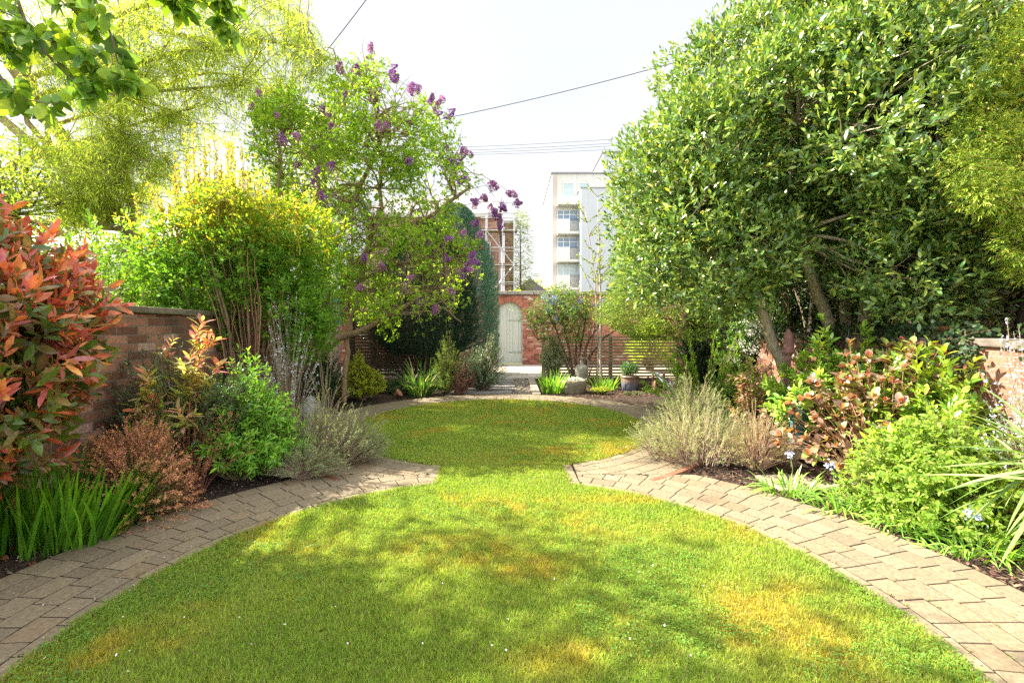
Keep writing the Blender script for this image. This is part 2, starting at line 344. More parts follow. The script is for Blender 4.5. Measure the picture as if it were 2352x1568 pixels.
# sand bed under blocks and the blocks themselves
def clip(poly, n, c):  # keep n.p < c
    out = []
    for i in range(len(poly)):
        a, b = poly[i-1], poly[i]; da, db = n@a-c, n@b-c
        if da*db < 0: out.append(a+(b-a)*da/(da-db))
        if db <= 0: out.append(b)
    return out
YS = 4.40
blk = Geo(); bc = []
def add_block(poly, tone=1.):
    poly = np.array(poly)
    if len(poly) < 3: return
    c = poly.mean(0); e = poly-c; sz = np.abs(e).max()
    x, y = poly[:, 0], poly[:, 1]; area = .5*abs(np.dot(x, np.roll(y, 1))-np.dot(y, np.roll(x, 1)))
    if area < .0016: return
    if (.5*(np.dot(x, np.roll(y, -1))-np.dot(y, np.roll(x, -1)))) < 0: poly = poly[::-1]; e = poly-c
    n = len(poly); r = max(sz, .03); low = [q for q in poly]; ins = .0033+abs(rs.normal(0, .0008))
    for k_ in range(n):
        a_, b_ = poly[k_], poly[(k_+1) % n]; ed = b_-a_; ln_ = np.linalg.norm(ed)
        if ln_ < .004: continue
        nr = np.array([ed[1], -ed[0]])/ln_; low = clip(low, nr, nr@a_-ins)
        if len(low) < 3: return
    low = np.array(low); n = len(low); c = low.mean(0); top = c+(low-c)*(1-.0016/r)
    z = rs.uniform(-.0006, .0012); tl = rs.normal(0, .003, 2)
    vz = lambda q, h: np.concatenate([q, (h+z+(q-c)@tl)[:, None]], 1)
    v = np.concatenate([vz(low, -.03), vz(low, -.002), vz(top, 0.)])
    q = np.arange(n); k = (q+1) % n
    base = np.array([.195, .155, .098])*tone*(1+rs.normal(0, .06))
    u = rs.uniform()
    if u < .25: base = base*np.array([1.03, .97, .93])
    elif u < .4: base = base*np.array([.9, .91, .93])
    elif u < .5: base = base*1.08
    blk.add(v, [np.stack([q, k, k+n, q+n], -1), np.stack([q+n, k+n, k+2*n, q+2*n], -1), (q+2*n)[None]], base)
def ring(c, r0, widths, lens, side, edge):
    r = r0
    for wi, (wd, ln) in enumerate(zip(widths, lens)):
        n = int(round(2*PI*(r+wd/2)/ln)); off = rs.uniform()
        ths = (np.arange(n+1)+off+ (.5 if wi % 2 else 0))/n*2*PI; ths[1:-1] += rs.normal(0, .10, n-1)*2*PI/n
        for i in range(n):
            a, b = ths[i], ths[i+1]
            poly = [c+rr*np.array([math.cos(t), math.sin(t)]) for rr, t in ((r, a), (r+wd, a), (r+wd, b), (r, b))]
            if side > 0 and min(p[1] for p in poly) > YS: continue
            if side < 0 and max(p[1] for p in poly) < YS: continue
            poly = clip(poly, np.array([0., side]), side*YS)
            if len(poly) > 2:
                m = np.mean(poly, 0)
                if 3.8 < m[1] < 5.0 and abs(m[0]) < 1.1:
                    if m[0] < -.0: poly = clip(poly, np.array([1., .06]), -.79+.06*4.4)
                    else: poly = clip(poly, np.array([-1., .02]), -(.625)+.02*4.4)
            if len(poly) > 2:
                m = np.mean(poly, 0)
                if side < 0 and m[1] > 12: continue
                if m[1] < .1: continue
                if np.hypot(*(m-C1)) < R1 or np.hypot(*(m-C2)) < R2: continue
                add_block(poly, 1.08 if wi == 0 else 1.)
        r += wd
ring(C1, R1, [.10]+[.15]*5, [.2, .17, .18, .165, .175, .17], 1, 0)
ring(C2, R2, [.10]+[.155]*4, [.2, .175, .165, .18, .17], -1, 0)
for sx, xa, xb in ((-1, -.79, -.69), (1, .525, .625)):  # end course beside the grass neck
    ys = np.linspace(4.02, 4.72, 8)
    for a, b in zip(ys[:-1], ys[1:]):
        s = -.04*((a-4.04)/.65) if sx < 0 else -.015*((a-4.04)/.65)
        add_block([np.array([xa+s, a]), np.array([xb+s, a]), np.array([xb+s, b]), np.array([xa+s, b])], 1.08)
pv = blk.build('block_path', M_block); tag(pv, 'tan concrete block path curving round both lawn circles', 'path', kind='structure')
g = Geo(); n = 160; th = np.linspace(0, 2*PI, n+1)[:-1]
for c, ro, z in ((C1, RO1+.005, -.0022), (C2, RO2+.005, -.0030)):
    v = np.stack([c[0]+np.cos(th)*ro, c[1]+np.sin(th)*ro, np.full(n, z)], -1); g.add(np.concatenate([v, v-[0, 0, .1]]), [np.arange(n)[None], np.stack([np.arange(n), (np.arange(n)+1) % n, (np.arange(n)+1) % n+n, np.arange(n)+n], -1)[:, ::-1]], (.02, .016, .01))
tag(g.build('path_bedding', M_soil), 'dark jointing sand between the path blocks', 'sand', kind='structure')
# red edging bricks on the outside of the path where the beds come to a point
for sx in (-1, 1):
    g = Geo()
    for k in range(7):
        a = math.atan2(-1, sx*.62)+sx*(.02+k*.078)
        tip = 0
        p = C2+np.array([math.cos(a), math.sin(a)])*(RO2+.03)
        g.box(p[0]-.102, p[0]+.102, p[1]-.028, p[1]+.028, -.09, .004, np.array([.20, .085, .05])*rs.uniform(.7, 1.2), rot=a+PI/2)
    tag(g.build('edging_brick', M_terra, bevel=.004), 'short row of red edging bricks at the point of the '+('left' if sx < 0 else 'right')+' bed', 'edging')

# lawn base
def lawn_mesh():
    st = .03; xs = np.arange(-2.4, 2.3, st); ys = np.arange(.15, 8.8, st); gx, gy = np.meshgrid(xs, ys); nx = len(xs)
    i = (np.arange(len(ys)-1)[:, None]*nx+np.arange(nx-1)[None]).ravel()
    cxm = (gx[:-1, :-1]+st/2).ravel(); cym = (gy[:-1, :-1]+st/2).ravel(); ok = in_lawn(cxm, cym, .02)
    v = np.stack([gx, gy, -.002+.012*fbm(np.stack([gx, gy], -1), 1.3)], -1).reshape(-1, 3)
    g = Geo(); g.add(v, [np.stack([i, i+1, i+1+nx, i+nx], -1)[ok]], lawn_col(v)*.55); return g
def moss(p):
    p = p[:, :2]; m = np.clip((fbm(p*np.array([.8, 1.2]), 1.7, 11)-.52)*6, 0, 1)*np.clip((fbm(p, 7, 12)-.35)*3.2, 0, 1)
    def spot(x, y, sx, sy, a=1.): return a*np.exp(-((p[:, 0]-x)/sx)**2-((p[:, 1]-y)/sy)**2)
    f = fbm(p, 6, 14)
    m = m+(spot(-.35, 2.95, .45, .22)+spot(.12, 2.75, .25, .15)+spot(.25, 1.98, .3, .12)+spot(1.35, 2.15, .35, .35)+spot(-.1, 4.75, .6, .2, .7)+spot(1.2, 5.3, .6, .5, .8)+spot(1.5, 3.2, .35, .2, .8)+spot(-1.5, 2.9, .3, .15, .7)+spot(-1.2, 8.1, .7, .4, .8)+spot(.3, 5.2, .5, .2, .7)+spot(.9, 3.75, .5, .12, .8)+spot(1.0,8.2,.7,.3,.7))*np.clip((f-.3)*3, 0, 1.2)
    return np.clip(m, 0, 1)[:, None]
def lawn_col(p):
    t = fbm(p[:, :2], 3, 21)[:, None]; m = moss(p)
    c = np.array([.155, .28, .032])*(1-t)+np.array([.31, .38, .055])*t
    return c*(1-m*.8)+np.array([.40, .33, .045])*m*.8
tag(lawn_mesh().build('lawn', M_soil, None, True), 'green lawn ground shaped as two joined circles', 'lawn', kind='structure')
def sample_lawn(n, pw=1.5):
    d = 1.55*(8.85/1.55)**rs.uniform(0, 1, int(n*2.2)); x = rs.uniform(-2.3, 2.2, len(d)); keep = rs.uniform(0, 1, len(d)) < (d/8.85)**(.0)*1
    ed_ = .035*vnoise(np.stack([x, d], -1), 14, 5)+.02*vnoise(np.stack([x, d], -1), 45, 6)-.045+.01*rs.normal(size=len(x)); ok = in_lawn(x, d, ed_)&keep; return np.stack([x[ok], d[ok], np.zeros(ok.sum())], -1)[:n]
gp = sample_lawn(330000); n = len(gp)
gg = Geo(); D = rs.normal(0, .42, (n, 3)); D[:, 2] = 1
hh = rs.uniform(.014, .031, n)*(.75+.5*fbm(gp[:, :2], 5, 31)); sc_ = np.clip(gp[:, 1]/2.6, .85, 2.4)
col = lawn_col(gp)*(1+rs.normal(0, .22, (n, 1))); dry = rs.uniform(0, 1, n) < .09; col[dry] = np.array([.34, .27, .12])*rs.uniform(.7, 1.1, (dry.sum(), 1))
leaves(gg, gp, D, rs.normal(size=(n, 3)), hh*1.15, .0032*sc_, [(0, 1), (.55, .8), (1, .05)], np.clip(col, .01, .9), curl=rs.uniform(0, .5, n), fold=.1)
# clover and daisies' leaves in patches
cp = sample_lawn(60000); m = fbm(cp[:, :2], 1.6, 41)+.25*fbm(cp[:, :2], 8, 42)
left = (cp[:, 0] < -.1)&(cp[:, 1] < 3)
cp = cp[(m > np.where(left, .62, .74)) & (cp[:, 1] < 5)]; n = len(cp); cp[:, 2] = rs.uniform(.012, .03, n)
N = rs.normal(0, .35, (n, 3)); N[:, 2] = 1; D = rs.normal(size=(n, 3)); D[:, 2] = 0
leaves(gg, cp, D, N, rs.uniform(.009, .015, n), rs.uniform(.007, .012, n), [(0, .2), (.5, 1), (1, .35)], pal(n, [((.10, .21, .03), 1), ((.15, .27, .04), 1)]), .1, .2)
tag(gg.build('grass', M_grass), 'short mown grass with mossy yellow patches on the lawn', 'grass', kind='stuff')

# ------------------------------------------------------------------ walls, door, terrace, steps
M_bl = brick_mat('brick_brown', (.20, .095, .058), (.32, .165, .10), (.20, .165, .13), 'YZ', bh=.08, bw=.24, gr=.35)
M_bf = brick_mat('brick_red', (.36, .10, .065), (.50, .19, .13), (.42, .36, .30), 'XZ', bw=.225, bh=.078, grime=(.16, .10, .07), gr=.22, light=(.62, .42, .36))
M_br = brick_mat('brick_right', (.24, .10, .06), (.34, .15, .10), (.24, .19, .15), 'YZ', gr=.3)
M_bh = brick_mat('brick_house', (.40, .20, .15), (.52, .30, .22), (.45, .40, .35), 'XZ', gr=.1)
M_bhy = brick_mat('brick_house_side', (.45, .25, .2), (.60, .38, .3), (.5, .42, .38), 'YZ', gr=.1)

def wall_run(root, pts, th, z1, mat, inner, hcop=.07, over=.04, copcol=(.12, .085, .06), cl=.45, name='brickwork'):
    for a, b in zip(pts[:-1], pts[1:]):
        a, b = np.array(a, float), np.array(b, float); d = (b-a)/np.linalg.norm(b-a); nrm = np.array([d[1], -d[0]])*inner
        za, zb = (z1, z1) if np.isscalar(z1) else (z1[0], z1[1])
        def slab(g, o0, o1, b0, b1, t0, t1, p, q, col):
            v = [[*(P+nrm*o), z] for P, (lo, hi) in ((p, (b0, t0)), (q, (b0, t1))) for o in (o0, o1) for z in (lo, hi)]
            g.add(v, [np.array([[0, 1, 3, 2], [4, 6, 7, 5], [0, 4, 5, 1], [2, 3, 7, 6], [1, 5, 7, 3], [0, 2, 6, 4]])], col)
        g = Geo(); slab(g, 0, th, -.15, 0, za, zb, a, b, (.5, .5, .5)); g.build(name, mat, root)
        g = Geo(); L = np.linalg.norm(b-a); k = max(1, int(L/cl))
        for i in range(k):
            p, q = a+(b-a)*(i/k), a+(b-a)*((i+1)/k-.006/L); jz = rs.normal(0, .004)
            v0 = za+(zb-za)*i/k+jz; s = rs.uniform(.8, 1.2)
            v = [[*(P+nrm*o), z] for P in (p, q) for o in (-over, th+over) for z in (v0+.002, v0+hcop)]
            g.add(v, [np.array([[0, 1, 3, 2], [4, 6, 7, 5], [0, 4, 5, 1], [2, 3, 7, 6], [1, 5, 7, 3], [0, 2, 6, 4]])], np.array(copcol)*s)
        g.build('coping', M_stone, root, bevel=.012)
lw = thing('brick_wall', 'low brown brick boundary wall with flat coping behind the left bed', 'wall', (-3.5, 4, 0))
wall_run(lw, [(-3.42, .6), (-3.55, 4.4), (-3.85, 7.6)], .24, 1.55, M_bl, -1, copcol=(.15, .13, .085), cl=.5)
lw2 = thing('brick_wall', 'taller pinkish brick end of the left boundary wall beneath the lilac', 'wall', (-4.2, 11, 0))
wall_run(lw2, [(-3.86, 7.62), (-4.35, 11.6)], .24, 1.86, M_bhy, -1, copcol=(.2, .15, .12))
rw = thing('brick_wall', 'red brick boundary wall with dark coping behind the right bed', 'wall', (3.95, 4, 0))
wall_run(rw, [(3.86, .6), (4.1, 7.6), (4.6, 12)], .24, 1.26, M_br, 1, copcol=(.15, .125, .10), cl=.5)

DX, DW, DZS, DY = -.08, .47, 1.80, 16.6     # arched doorway: centre, half width, springing height, distance
bw_ = thing('garden_wall', 'tall red brick wall with stone coping and an arched doorway', 'wall', (0, DY, 0))
g = Geo(); n = 20; an = np.linspace(0, PI, n+1)
def face(y):
    pts = []
    for a in an: pts.append([DX+math.cos(a)*DW, y, DZS+math.sin(a)*DW])
    return np.array(pts)
arc = face(DY); top = 2.52
x0, x1 = -7., 9.
for y, fl in ((DY, False), (DY+.3, True)):
    A = face(y); T = np.array([[p[0], y, top] for p in A]); m = len(A)
    q = np.array([[i, i+1, m+i+1, m+i] for i in range(n)]); g.add(np.concatenate([A, T]), [q])
    g.add([[x0, y, -.15], [DX-DW, y, -.15], [DX-DW, y, DZS], [DX-DW, y, top], [x0, y, top]], [np.array([[0, 1, 2, 3, 4]])])
    g.add([[DX+DW, y, -.15], [x1, y, -.15], [x1, y, top], [DX+DW, y, top], [DX+DW, y, DZS]], [np.array([[0, 1, 2, 3, 4]])])
g.add([[x0, DY, top], [x1, DY, top], [x1, DY+.3, top], [x0, DY+.3, top]], [np.array([[0, 1, 2, 3]])])
for xx in (x0, x1): g.add([[xx, DY, -.15], [xx, DY+.3, -.15], [xx, DY+.3, top], [xx, DY, top]], [np.array([[0, 1, 2, 3]])])
R_ = np.array([[DX+DW, DY, -.15]]+arc.tolist()+[[DX-DW, DY, -.15]]); B_ = R_+[0, .3, 0]; m = len(R_)
g.add(np.concatenate([R_, B_]), [np.array([[i, i+1, m+i+1, m+i] for i in range(m-1)])])
g.build('brickwork', M_bf, bw_)
g = Geo()
for i in range(23):      # rowlock arch of bricks on edge, a little proud of the wall
    a0, a1 = PI*i/23+.006, PI*(i+1)/23-.006
    P = [[DX+math.cos(a)*r, y, DZS+math.sin(a)*r] for y in (DY-.012, DY+.1) for r, a in ((DW+.004, a0), (DW+.19, a0), (DW+.19, a1), (DW+.004, a1))]
    g.add(P, [np.array([[0, 1, 2, 3], [7, 6, 5, 4], [0, 4, 5, 1], [1, 5, 6, 2], [2, 6, 7, 3], [3, 7, 4, 0]])], np.array([.45, .17, .11])*rs.uniform(.7, 1.2))
g.build('arch', M_terra, bw_)
g = Geo(); xx = x0
while xx < x1:
    l = rs.uniform(.42, .5); g.box(xx, xx+l-.012, DY-.06, DY+.36, top+.02+rs.normal(0, .004), top+.145, np.array([.34, .31, .27])*rs.uniform(.85, 1.1)); xx += l
g.build('coping', M_stone, bw_, bevel=.015)
g = Geo(); g.box(x0, x1, DY-.035, DY+.33, top+.002, top+.019, (.10, .09, .08)); g.build('drip_course', M_stone, bw_)
dr = thing('garden_door', 'pale sage green arched plank door in the far brick wall', 'door', (DX, DY+.1, 0))
g = Geo(); w0 = DW-.05; k = 8
for i in range(k):
    a, b = DX-w0+2*w0*i/k+.004, DX-w0+2*w0*(i+1)/k-.004; xs = np.linspace(a, b, 4); hz = DZS+np.sqrt(np.maximum(w0**2-(xs-DX)**2, 0))
    fr = [[x, DY+.09, z] for x, z in [(a, .03), (b, .03)]+list(zip(xs[::-1], hz[::-1]))]; bk = [[p[0], DY+.13, p[2]] for p in fr]; m = len(fr)
    g.add(fr+bk, [np.arange(m)[None], np.array([[j, j+m, (j+1) % m+m, (j+1) % m] for j in range(m)])], np.array([.56, .58, .53])*rs.uniform(.96, 1.03))
g.build('panel', M_paint, dr)
g = Geo(); P = [[DX+DW-.003, 0.]]+[[DX+math.cos(a)*(DW-.003), DZS+math.sin(a)*(DW-.003)] for a in an]+[[DX-DW+.003, 0.]]
Q = [[DX+w0+.002, 0.]]+[[DX+math.cos(a)*(w0+.002), DZS+math.sin(a)*(w0+.002)] for a in an]+[[DX-w0-.002, 0.]]; m = len(P)
v = [[p[0], y, p[1]] for y in (DY+.06, DY+.14) for S_ in (P, Q) for p in S_]
g.add(v, [np.array([[i, i+1, m+i+1, m+i] for i in range(m-1)]+[[m+i, m+i+1, 3*m+i+1, 3*m+i] for i in range(m-1)])], (.42, .47, .41)); g.build('frame', M_paint, dr)
for z in (.42, 1.58):
    g = Geo(); g.box(DX-.05, DX+w0-.005, DY+.078, DY+.0895, z, z+.045, (.36, .41, .36)); g.tube([[DX+w0-.002, DY+.07, z-.01], [DX+w0-.002, DY+.07, z+.06]], .014, 8, (.34, .38, .33)); g.build('strap_hinge', M_paint, dr)
g = Geo(); g.box(DX-.42, DX-.38, DY+.06, DY+.088, 1.0, 1.12, (.05, .05, .05)); g.build('latch', M_metal, dr)

g = Geo()   # terrace flags
yy = 12.35
while yy < DY:
    h = rs.choice([.45, .6, .6]); xx = -3.2+rs.uniform(0, .3)
    while xx < 5.2:
        l = rs.choice([.45, .6, .9]); g.box(xx+.006, xx+l-.006, yy+.006, min(yy+h-.006, DY-.01), -.06, rs.normal(0, .003), np.array([.33, .30, .25])*rs.uniform(.8, 1.08)*np.array([1, rs.uniform(.95, 1.02), rs.uniform(.88, 1.)])); xx += l
    yy += h
tag(g.build('terrace', M_stone, bevel=.006), 'pale stone flag terrace in front of the arched door', 'paving', kind='structure')
g = Geo(); g.box(-6, 6, 12.3, DY, -.12, -.03, (.1, .09, .07)); tag(g.build('terrace_bed', M_soil), 'dark joints under the stone flags', 'mortar', kind='structure')
g = Geo(); n = 5200; P = np.stack([rs.uniform(-.30, .62, n), rs.uniform(9.42, 12.3, n), np.full(n, -.022)], -1)
ok = P[:, 0] < .43+.12*(12.3-P[:, 1])/2.9*.0+.1; P = P[ok]; n = len(P)
leaves(g, P, rdir(n)*[1, 1, .3], rdir(n)+[0, 0, 1.2], rs.uniform(.012, .03, n), rs.uniform(.01, .022, n), [(0, .5), (.5, 1), (1, .5)], pal(n, [((.36, .30, .22), 2), ((.45, .42, .36), 1), ((.2, .17, .13), 1)]), .3, .4)
tag(g.build('gravel', M_chip), 'loose pale gravel between the sleepers and the bed edge', 'gravel', kind='stuff')
g = Geo(); g.box(-1.6, .62, 9.36, 12.32, -.12, -.03, (.16, .13, .1)); tag(g.build('gravel_bed', M_soil), 'earth under the gravel and sleepers', 'soil', kind='structure')
names = ['first sleeper, nearest the block path', 'second sleeper from the block path, grey and dry', 'third sleeper from the block path, wet and shining', 'fourth sleeper from the block path, in the middle', 'fifth sleeper from the block path', 'last sleeper, up against the stone terrace']
for i in range(6):
    y = 9.7+i*.46; g = Geo(); g.box(-1.25, .02+rs.uniform(-.05, .06), y, y+.22, -.05, .01, np.array([.27, .25, .23])*rs.uniform(.8, 1.15), rot=rs.normal(0, .01)); o = g.build('sleeper', M_wood, bevel=.01)
    tag(o, names[i].replace('sleeper', 'weathered timber sleeper'), 'sleeper', 'timber sleepers set in the gravel')
g = Geo()
for i in range(14):
    y = 9.45+i*.205; x = .60-.035*i*.0; g.box(x-.17, x, y, y+.2, -.1, .012, np.array([.34, .28, .21])*rs.uniform(.85, 1.1))
tag(g.build('path_edging', M_block, bevel=.005), 'straight row of tan edging blocks beside the gravel', 'edging')

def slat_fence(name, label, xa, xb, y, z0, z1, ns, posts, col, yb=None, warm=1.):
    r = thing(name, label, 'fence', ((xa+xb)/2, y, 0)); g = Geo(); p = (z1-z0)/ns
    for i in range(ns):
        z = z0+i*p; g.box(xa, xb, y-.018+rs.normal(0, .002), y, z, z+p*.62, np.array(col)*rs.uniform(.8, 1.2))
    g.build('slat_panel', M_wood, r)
    for px_ in posts:
        g = Geo(); g.box(px_-.045, px_+.045, y+.003, y+.09, -.1, z1-.01, np.array(col)*.75); g.build('post', M_wood, r)
    return r
slat_fence('slatted_fence', 'low weathered fence of horizontal timber slats right of the door', .80, 5.1, 12.35, .03, 1.17, 14, [.86, 2.68, 4.5], (.36, .29, .19))
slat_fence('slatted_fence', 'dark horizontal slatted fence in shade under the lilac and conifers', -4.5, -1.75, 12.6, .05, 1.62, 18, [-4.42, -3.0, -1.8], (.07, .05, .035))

# ------------------------------------------------------------------ buildings beyond the wall
def window(root, x0, x1, y, z0, z1, splits=(.5,), trans=None, fcol=(.75, .75, .74), gcol='g1', depth=.05, facing=0):
    g = Geo(); t = .06
    g.box(x0, x1, y-depth, y+.02, z0, z0+t, fcol); g.box(x0, x1, y-depth, y+.02, z1-t, z1, fcol); g.box(x0, x0+t, y-depth, y+.02, z0+t, z1-t, fcol); g.box(x1-t, x1, y-depth, y+.02, z0+t, z1-t, fcol)
    for s in splits: xm = x0+(x1-x0)*s; g.box(xm-.035, xm+.035, y-depth+.005, y+.015, z0+t, z1-t, fcol)
    if trans: zm = z0+(z1-z0)*trans; g.box(x0+t, x1-t, y-depth+.01, y+.012, zm-.035, zm+.035, fcol)
    f = g.build('window', M_paint, root)
    g = Geo(); g.box(x0+t, x1-t, y-.012, y-.004, z0+t, z1-t); g.build('pane', GL[gcol], f)
GL = {'g1': glass_mat('glass_blue', (.12, .2, .3)), 'g2': glass_mat('glass_pale', (.35, .45, .45)), 'g3': glass_mat('glass_dark', (.05, .06, .07))}
S = 50/FPX
bA = thing('apartment_block', 'cream five storey apartment block with balconies above the far wall', 'building', (7, 50, 0))
ax0, ax1, top = X(1268, 50), X(1372, 50), Z(399, 50)
g = Geo(); g.box(ax0, ax1+4, 50, 64, -.2, top, (.58, .565, .53)); g.build('wall', M_render, bA)
g = Geo(); g.box(ax0-.12, ax1+4.1, 49.85, 64.1, top+.003, top+.14, (.25, .25, .27)); g.build('roof', M_slate, bA)
g = Geo(); g.box(ax0+.02, ax0+.5, 49.93, 49.995, -.2, top-.05, (.48, .42, .37)); g.build('corner_pilaster', M_render, bA)
for wx in (1293, 1329): window(bA, X(wx, 50), X(wx+26, 50), 49.97, Z(455, 50), Z(420, 50), (), .52, gcol='g2')
for i, (zt, zb) in enumerate(((483, 510), (546, 572), (607, 634))):
    window(bA, X(1280, 50), X(1327, 50), 49.97, Z(zb, 50), Z(zt, 50), (.3, .6), .62, gcol='g1' if i < 2 else 'g2')
for i, (zt, zb, rail) in enumerate(((457, 475, 0), (508, 541, 1), (571, 604, 1), (634, 667, 1))):
    b_ = Geo(); xa, xb = X(1279, 50), X(1328, 50); xm = X(1306, 50) if rail else xb
    b_.box(xa, xb, 48.9, 49.93, Z(zb, 50), Z(zb, 50)+.25, (.68, .65, .6)); b_.box(xa, xm, 48.9, 49.0, Z(zb, 50)+.25, Z(zt, 50), (.72, .70, .66)); b_.box(xa, xa+.1, 49.0, 49.93, Z(zb, 50)+.25, Z(zt, 50), (.68, .66, .62))
    bb = b_.build('balcony', M_render, bA)
    if rail:
        g = Geo(); g.box(xm, xb, 48.92, 48.97, Z(zt, 50)-.05, Z(zt, 50)+.01, (.07, .08, .08))
        for q in range(7): xq = xm+(xb-xm)*(q+.5)/7; g.box(xq-.014, xq+.014, 48.93, 48.96, Z(zb, 50)+.25, Z(zt, 50)-.05, (.1, .1, .11))
        g.build('railing', M_metal, bb)
bB = thing('apartment_wing', 'plain blue white rendered wing standing in front of the cream flats', 'building', (10, 48, 0))
g = Geo(); g.box(7.27, 13.5, 48, 49.9, -.2, Z(432, 48), (.50, .52, .55)); g.build('wall', M_render, bB)
g = Geo(); g.box(7.2, 13.6, 47.93, 49.9, Z(432, 48)+.003, Z(430, 48), (.3, .3, .31)); g.build('roof', M_slate, bB)
for zt, zb in ((478, 560), (572, 652)):
    g = Geo(); g.box(7.215, 7.265, 48.35, 49.5, Z(zb, 48.5), Z(zt, 48.5), (.2, .22, .25)); g.build('window', GL['g2'], bB)
bC = thing('tower_block', 'tallest plain white tower partly hidden by the bay tree', 'building', (16, 54, 0))
g = Geo(); g.box(X(1385, 52), 24, 52, 66, 0, Z(352, 52), (.48, .50, .53)); g.build('wall', M_render, bC)
g = Geo(); g.box(X(1384, 52)-.1, 24.2, 51.85, 66.1, Z(352, 52)+.003, Z(349, 52)+.05, (.2, .2, .2)); g.build('parapet', M_slate, bC)

hs = thing('brick_house', 'red brick house with a slate roof behind the conifers at the far end', 'house', (-2.5, 28, 0))
g = Geo(); g.box(-9, -.98, 28, 40, -.2, 8.2, (.5, .5, .5)); g.build('wall', M_bh, hs)
g = Geo(); g.add([[-9.2, 27.8, 8.2], [-.8, 27.8, 8.2], [-.8, 34, 11.], [-9.2, 34, 11.], [-9.2, 40.2, 8.2], [-.8, 40.2, 8.2]], [np.array([[0, 1, 2, 3], [3, 2, 5, 4]])], (.22, .2, .2)); g.build('roof', M_slate, hs)
g = Geo(); g.box(-9.2, -.9, 27.7, 27.98, 8.0, 8.25, (.5, .47, .43)); g.build('gutter', M_paint, hs)
window(hs, -2.3, -1.3, 27.97, 5.0, 6.5, (.5,), .5, gcol='g3'); window(hs, -2.3, -1.3, 27.97, 2.2, 3.7, (.5,), .5, gcol='g3')
sf = thing('scaffolding', 'steel tube scaffolding with timber lifts beside the brick house', 'scaffolding', (-.4, 27, 0))
g = Geo()
for x in (-1.5, -.55, .12): 
    for y in (26.4, 27.6): g.tube([[x, y, 0], [x, y, 8.3]], .035, 6, (.45, .45, .46))
for z in (2.9, 4.9, 6.9, 7.9, 3.9, 5.9):
    for y in (26.4, 27.6): g.tube([[-1.9, y-.03, z], [.4, y-.03, z]], .03, 6, (.5, .5, .5))
    for x in (-.55, .12): g.tube([[x, 26.2, z-.05], [x, 27.8, z-.05]], .03, 6, (.5, .5, .5))
g.tube([[-1.5, 26.35, 2.9], [.12, 26.35, 4.9]], .028, 6, (.5, .5, .5)); g.tube([[.12, 26.35, 4.9], [-1.5, 26.35, 6.9]], .028, 6, (.5, .5, .5))
g.build('tubing', M_metal, sf)
for z in (2.98, 4.98, 6.98):
    g = Geo()
    for k in range(5): g.box(-1.7, .3, 26.45+k*.23, 26.66+k*.23, z, z+.04, np.array([.30, .21, .13])*rs.uniform(.8, 1.2))
    g.build('platform', M_wood, sf)
bx_ = thing('brick_stack', 'red brick chimney shaft seen through the scaffolding', 'chimney', (-.1, 31, 0)); g = Geo(); g.box(-.5, .1, 31, 32, 0, 8.3); g.build('brickwork', M_bh, bx_)
g = Geo(); g.box(-.57, .17, 30.93, 32.07, 8.3, 8.5, (.5, .45, .4)); g.build('cap', M_stone, bx_)
hh_ = thing('outbuilding', 'small pale house with a grey gable roof low beyond the wall', 'house', (1.2, 34, 0))
g = Geo(); g.box(.3, 2.4, 34, 38, -.1, 3.9, (.6, .62, .62)); g.build('wall', M_render, hh_)
g = Geo(); g.add([[.1, 33.8, 3.9], [2.6, 33.8, 3.9], [1.35, 33.8, 4.9], [.1, 38, 3.9], [2.6, 38, 3.9], [1.35, 38, 4.9]], [np.array([[0, 1, 2]]), np.array([[0, 2, 5, 3], [1, 4, 5, 2]])], (.2, .18, .18)); g.build('roof', M_slate, hh_)
sh = thing('outbuilding', 'slate roofed outbuilding with pale eaves behind the left wall', 'outbuilding', (-9, 10, 0))
g = Geo(); g.box(-12.5, -7.3, 9, 14, -.1, 2.42, (.3, .2, .15)); g.build('wall', M_bh, sh)
g = Geo(); g.add([[-12.8, 8.7, 2.55], [-7.0, 8.7, 2.55], [-7.6, 11.5, 4.0], [-12.2, 11.5, 4.0], [-12.8, 14.3, 2.55], [-7.0, 14.3, 2.55]], [np.array([[0, 1, 2, 3], [3, 2, 5, 4]]), np.array([[1, 5, 2]])], (.2, .2, .23)); g.build('roof', M_slate, sh)
g = Geo(); g.box(-12.8, -7.0, 8.62, 8.69, 2.38, 2.56, (.55, .6, .65)); g.build('fascia', M_paint, sh)
nh = thing('neighbouring_house', 'brick side of the neighbouring house glimpsed through the right hedge', 'house', (7.2, 5, 0))
g = Geo(); g.box(6.8, 7.6, .5, 9, -.1, 6.0); g.build('wall', M_bhy, nh)

# ------------------------------------------------------------------ overhead cables
def cable(a, b, sag, r, label):
    t = np.linspace(0, 1, 24)[:, None]; p = np.array(a)+(np.array(b)-np.array(a))*t; p[:, 2] -= sag*4*(t*(1-t))[:, 0]
    g = Geo(); g.tube(p, r, 5, (.03, .03, .03)); o = g.build('overhead_cable', M_metal); tag(o, label, 'cable', 'cables crossing the sky')
cable(at(690, 190, 16), at(850, -12, 14), .05, .013, 'short steep cable rising to the top of the picture above the lilac')
cable(at(900, 296, 19), at(1800, 70, 18), .25, .014, 'single long cable sloping up to the right into the bay tree')
for i, (ya, yb, l) in enumerate(((336, 312, 'uppermost of the four near level cables above the white flats'), (343, 322, 'second from the top of the four near level cables'), (349, 328, 'third from the top of the four near level cables'), (352, 338, 'lowest of the four near level cables above the flats'))):
    cable(at(960, ya+5, 26+i*.3), at(1560, yb-4, 26+i*.3), .12, .009, l)

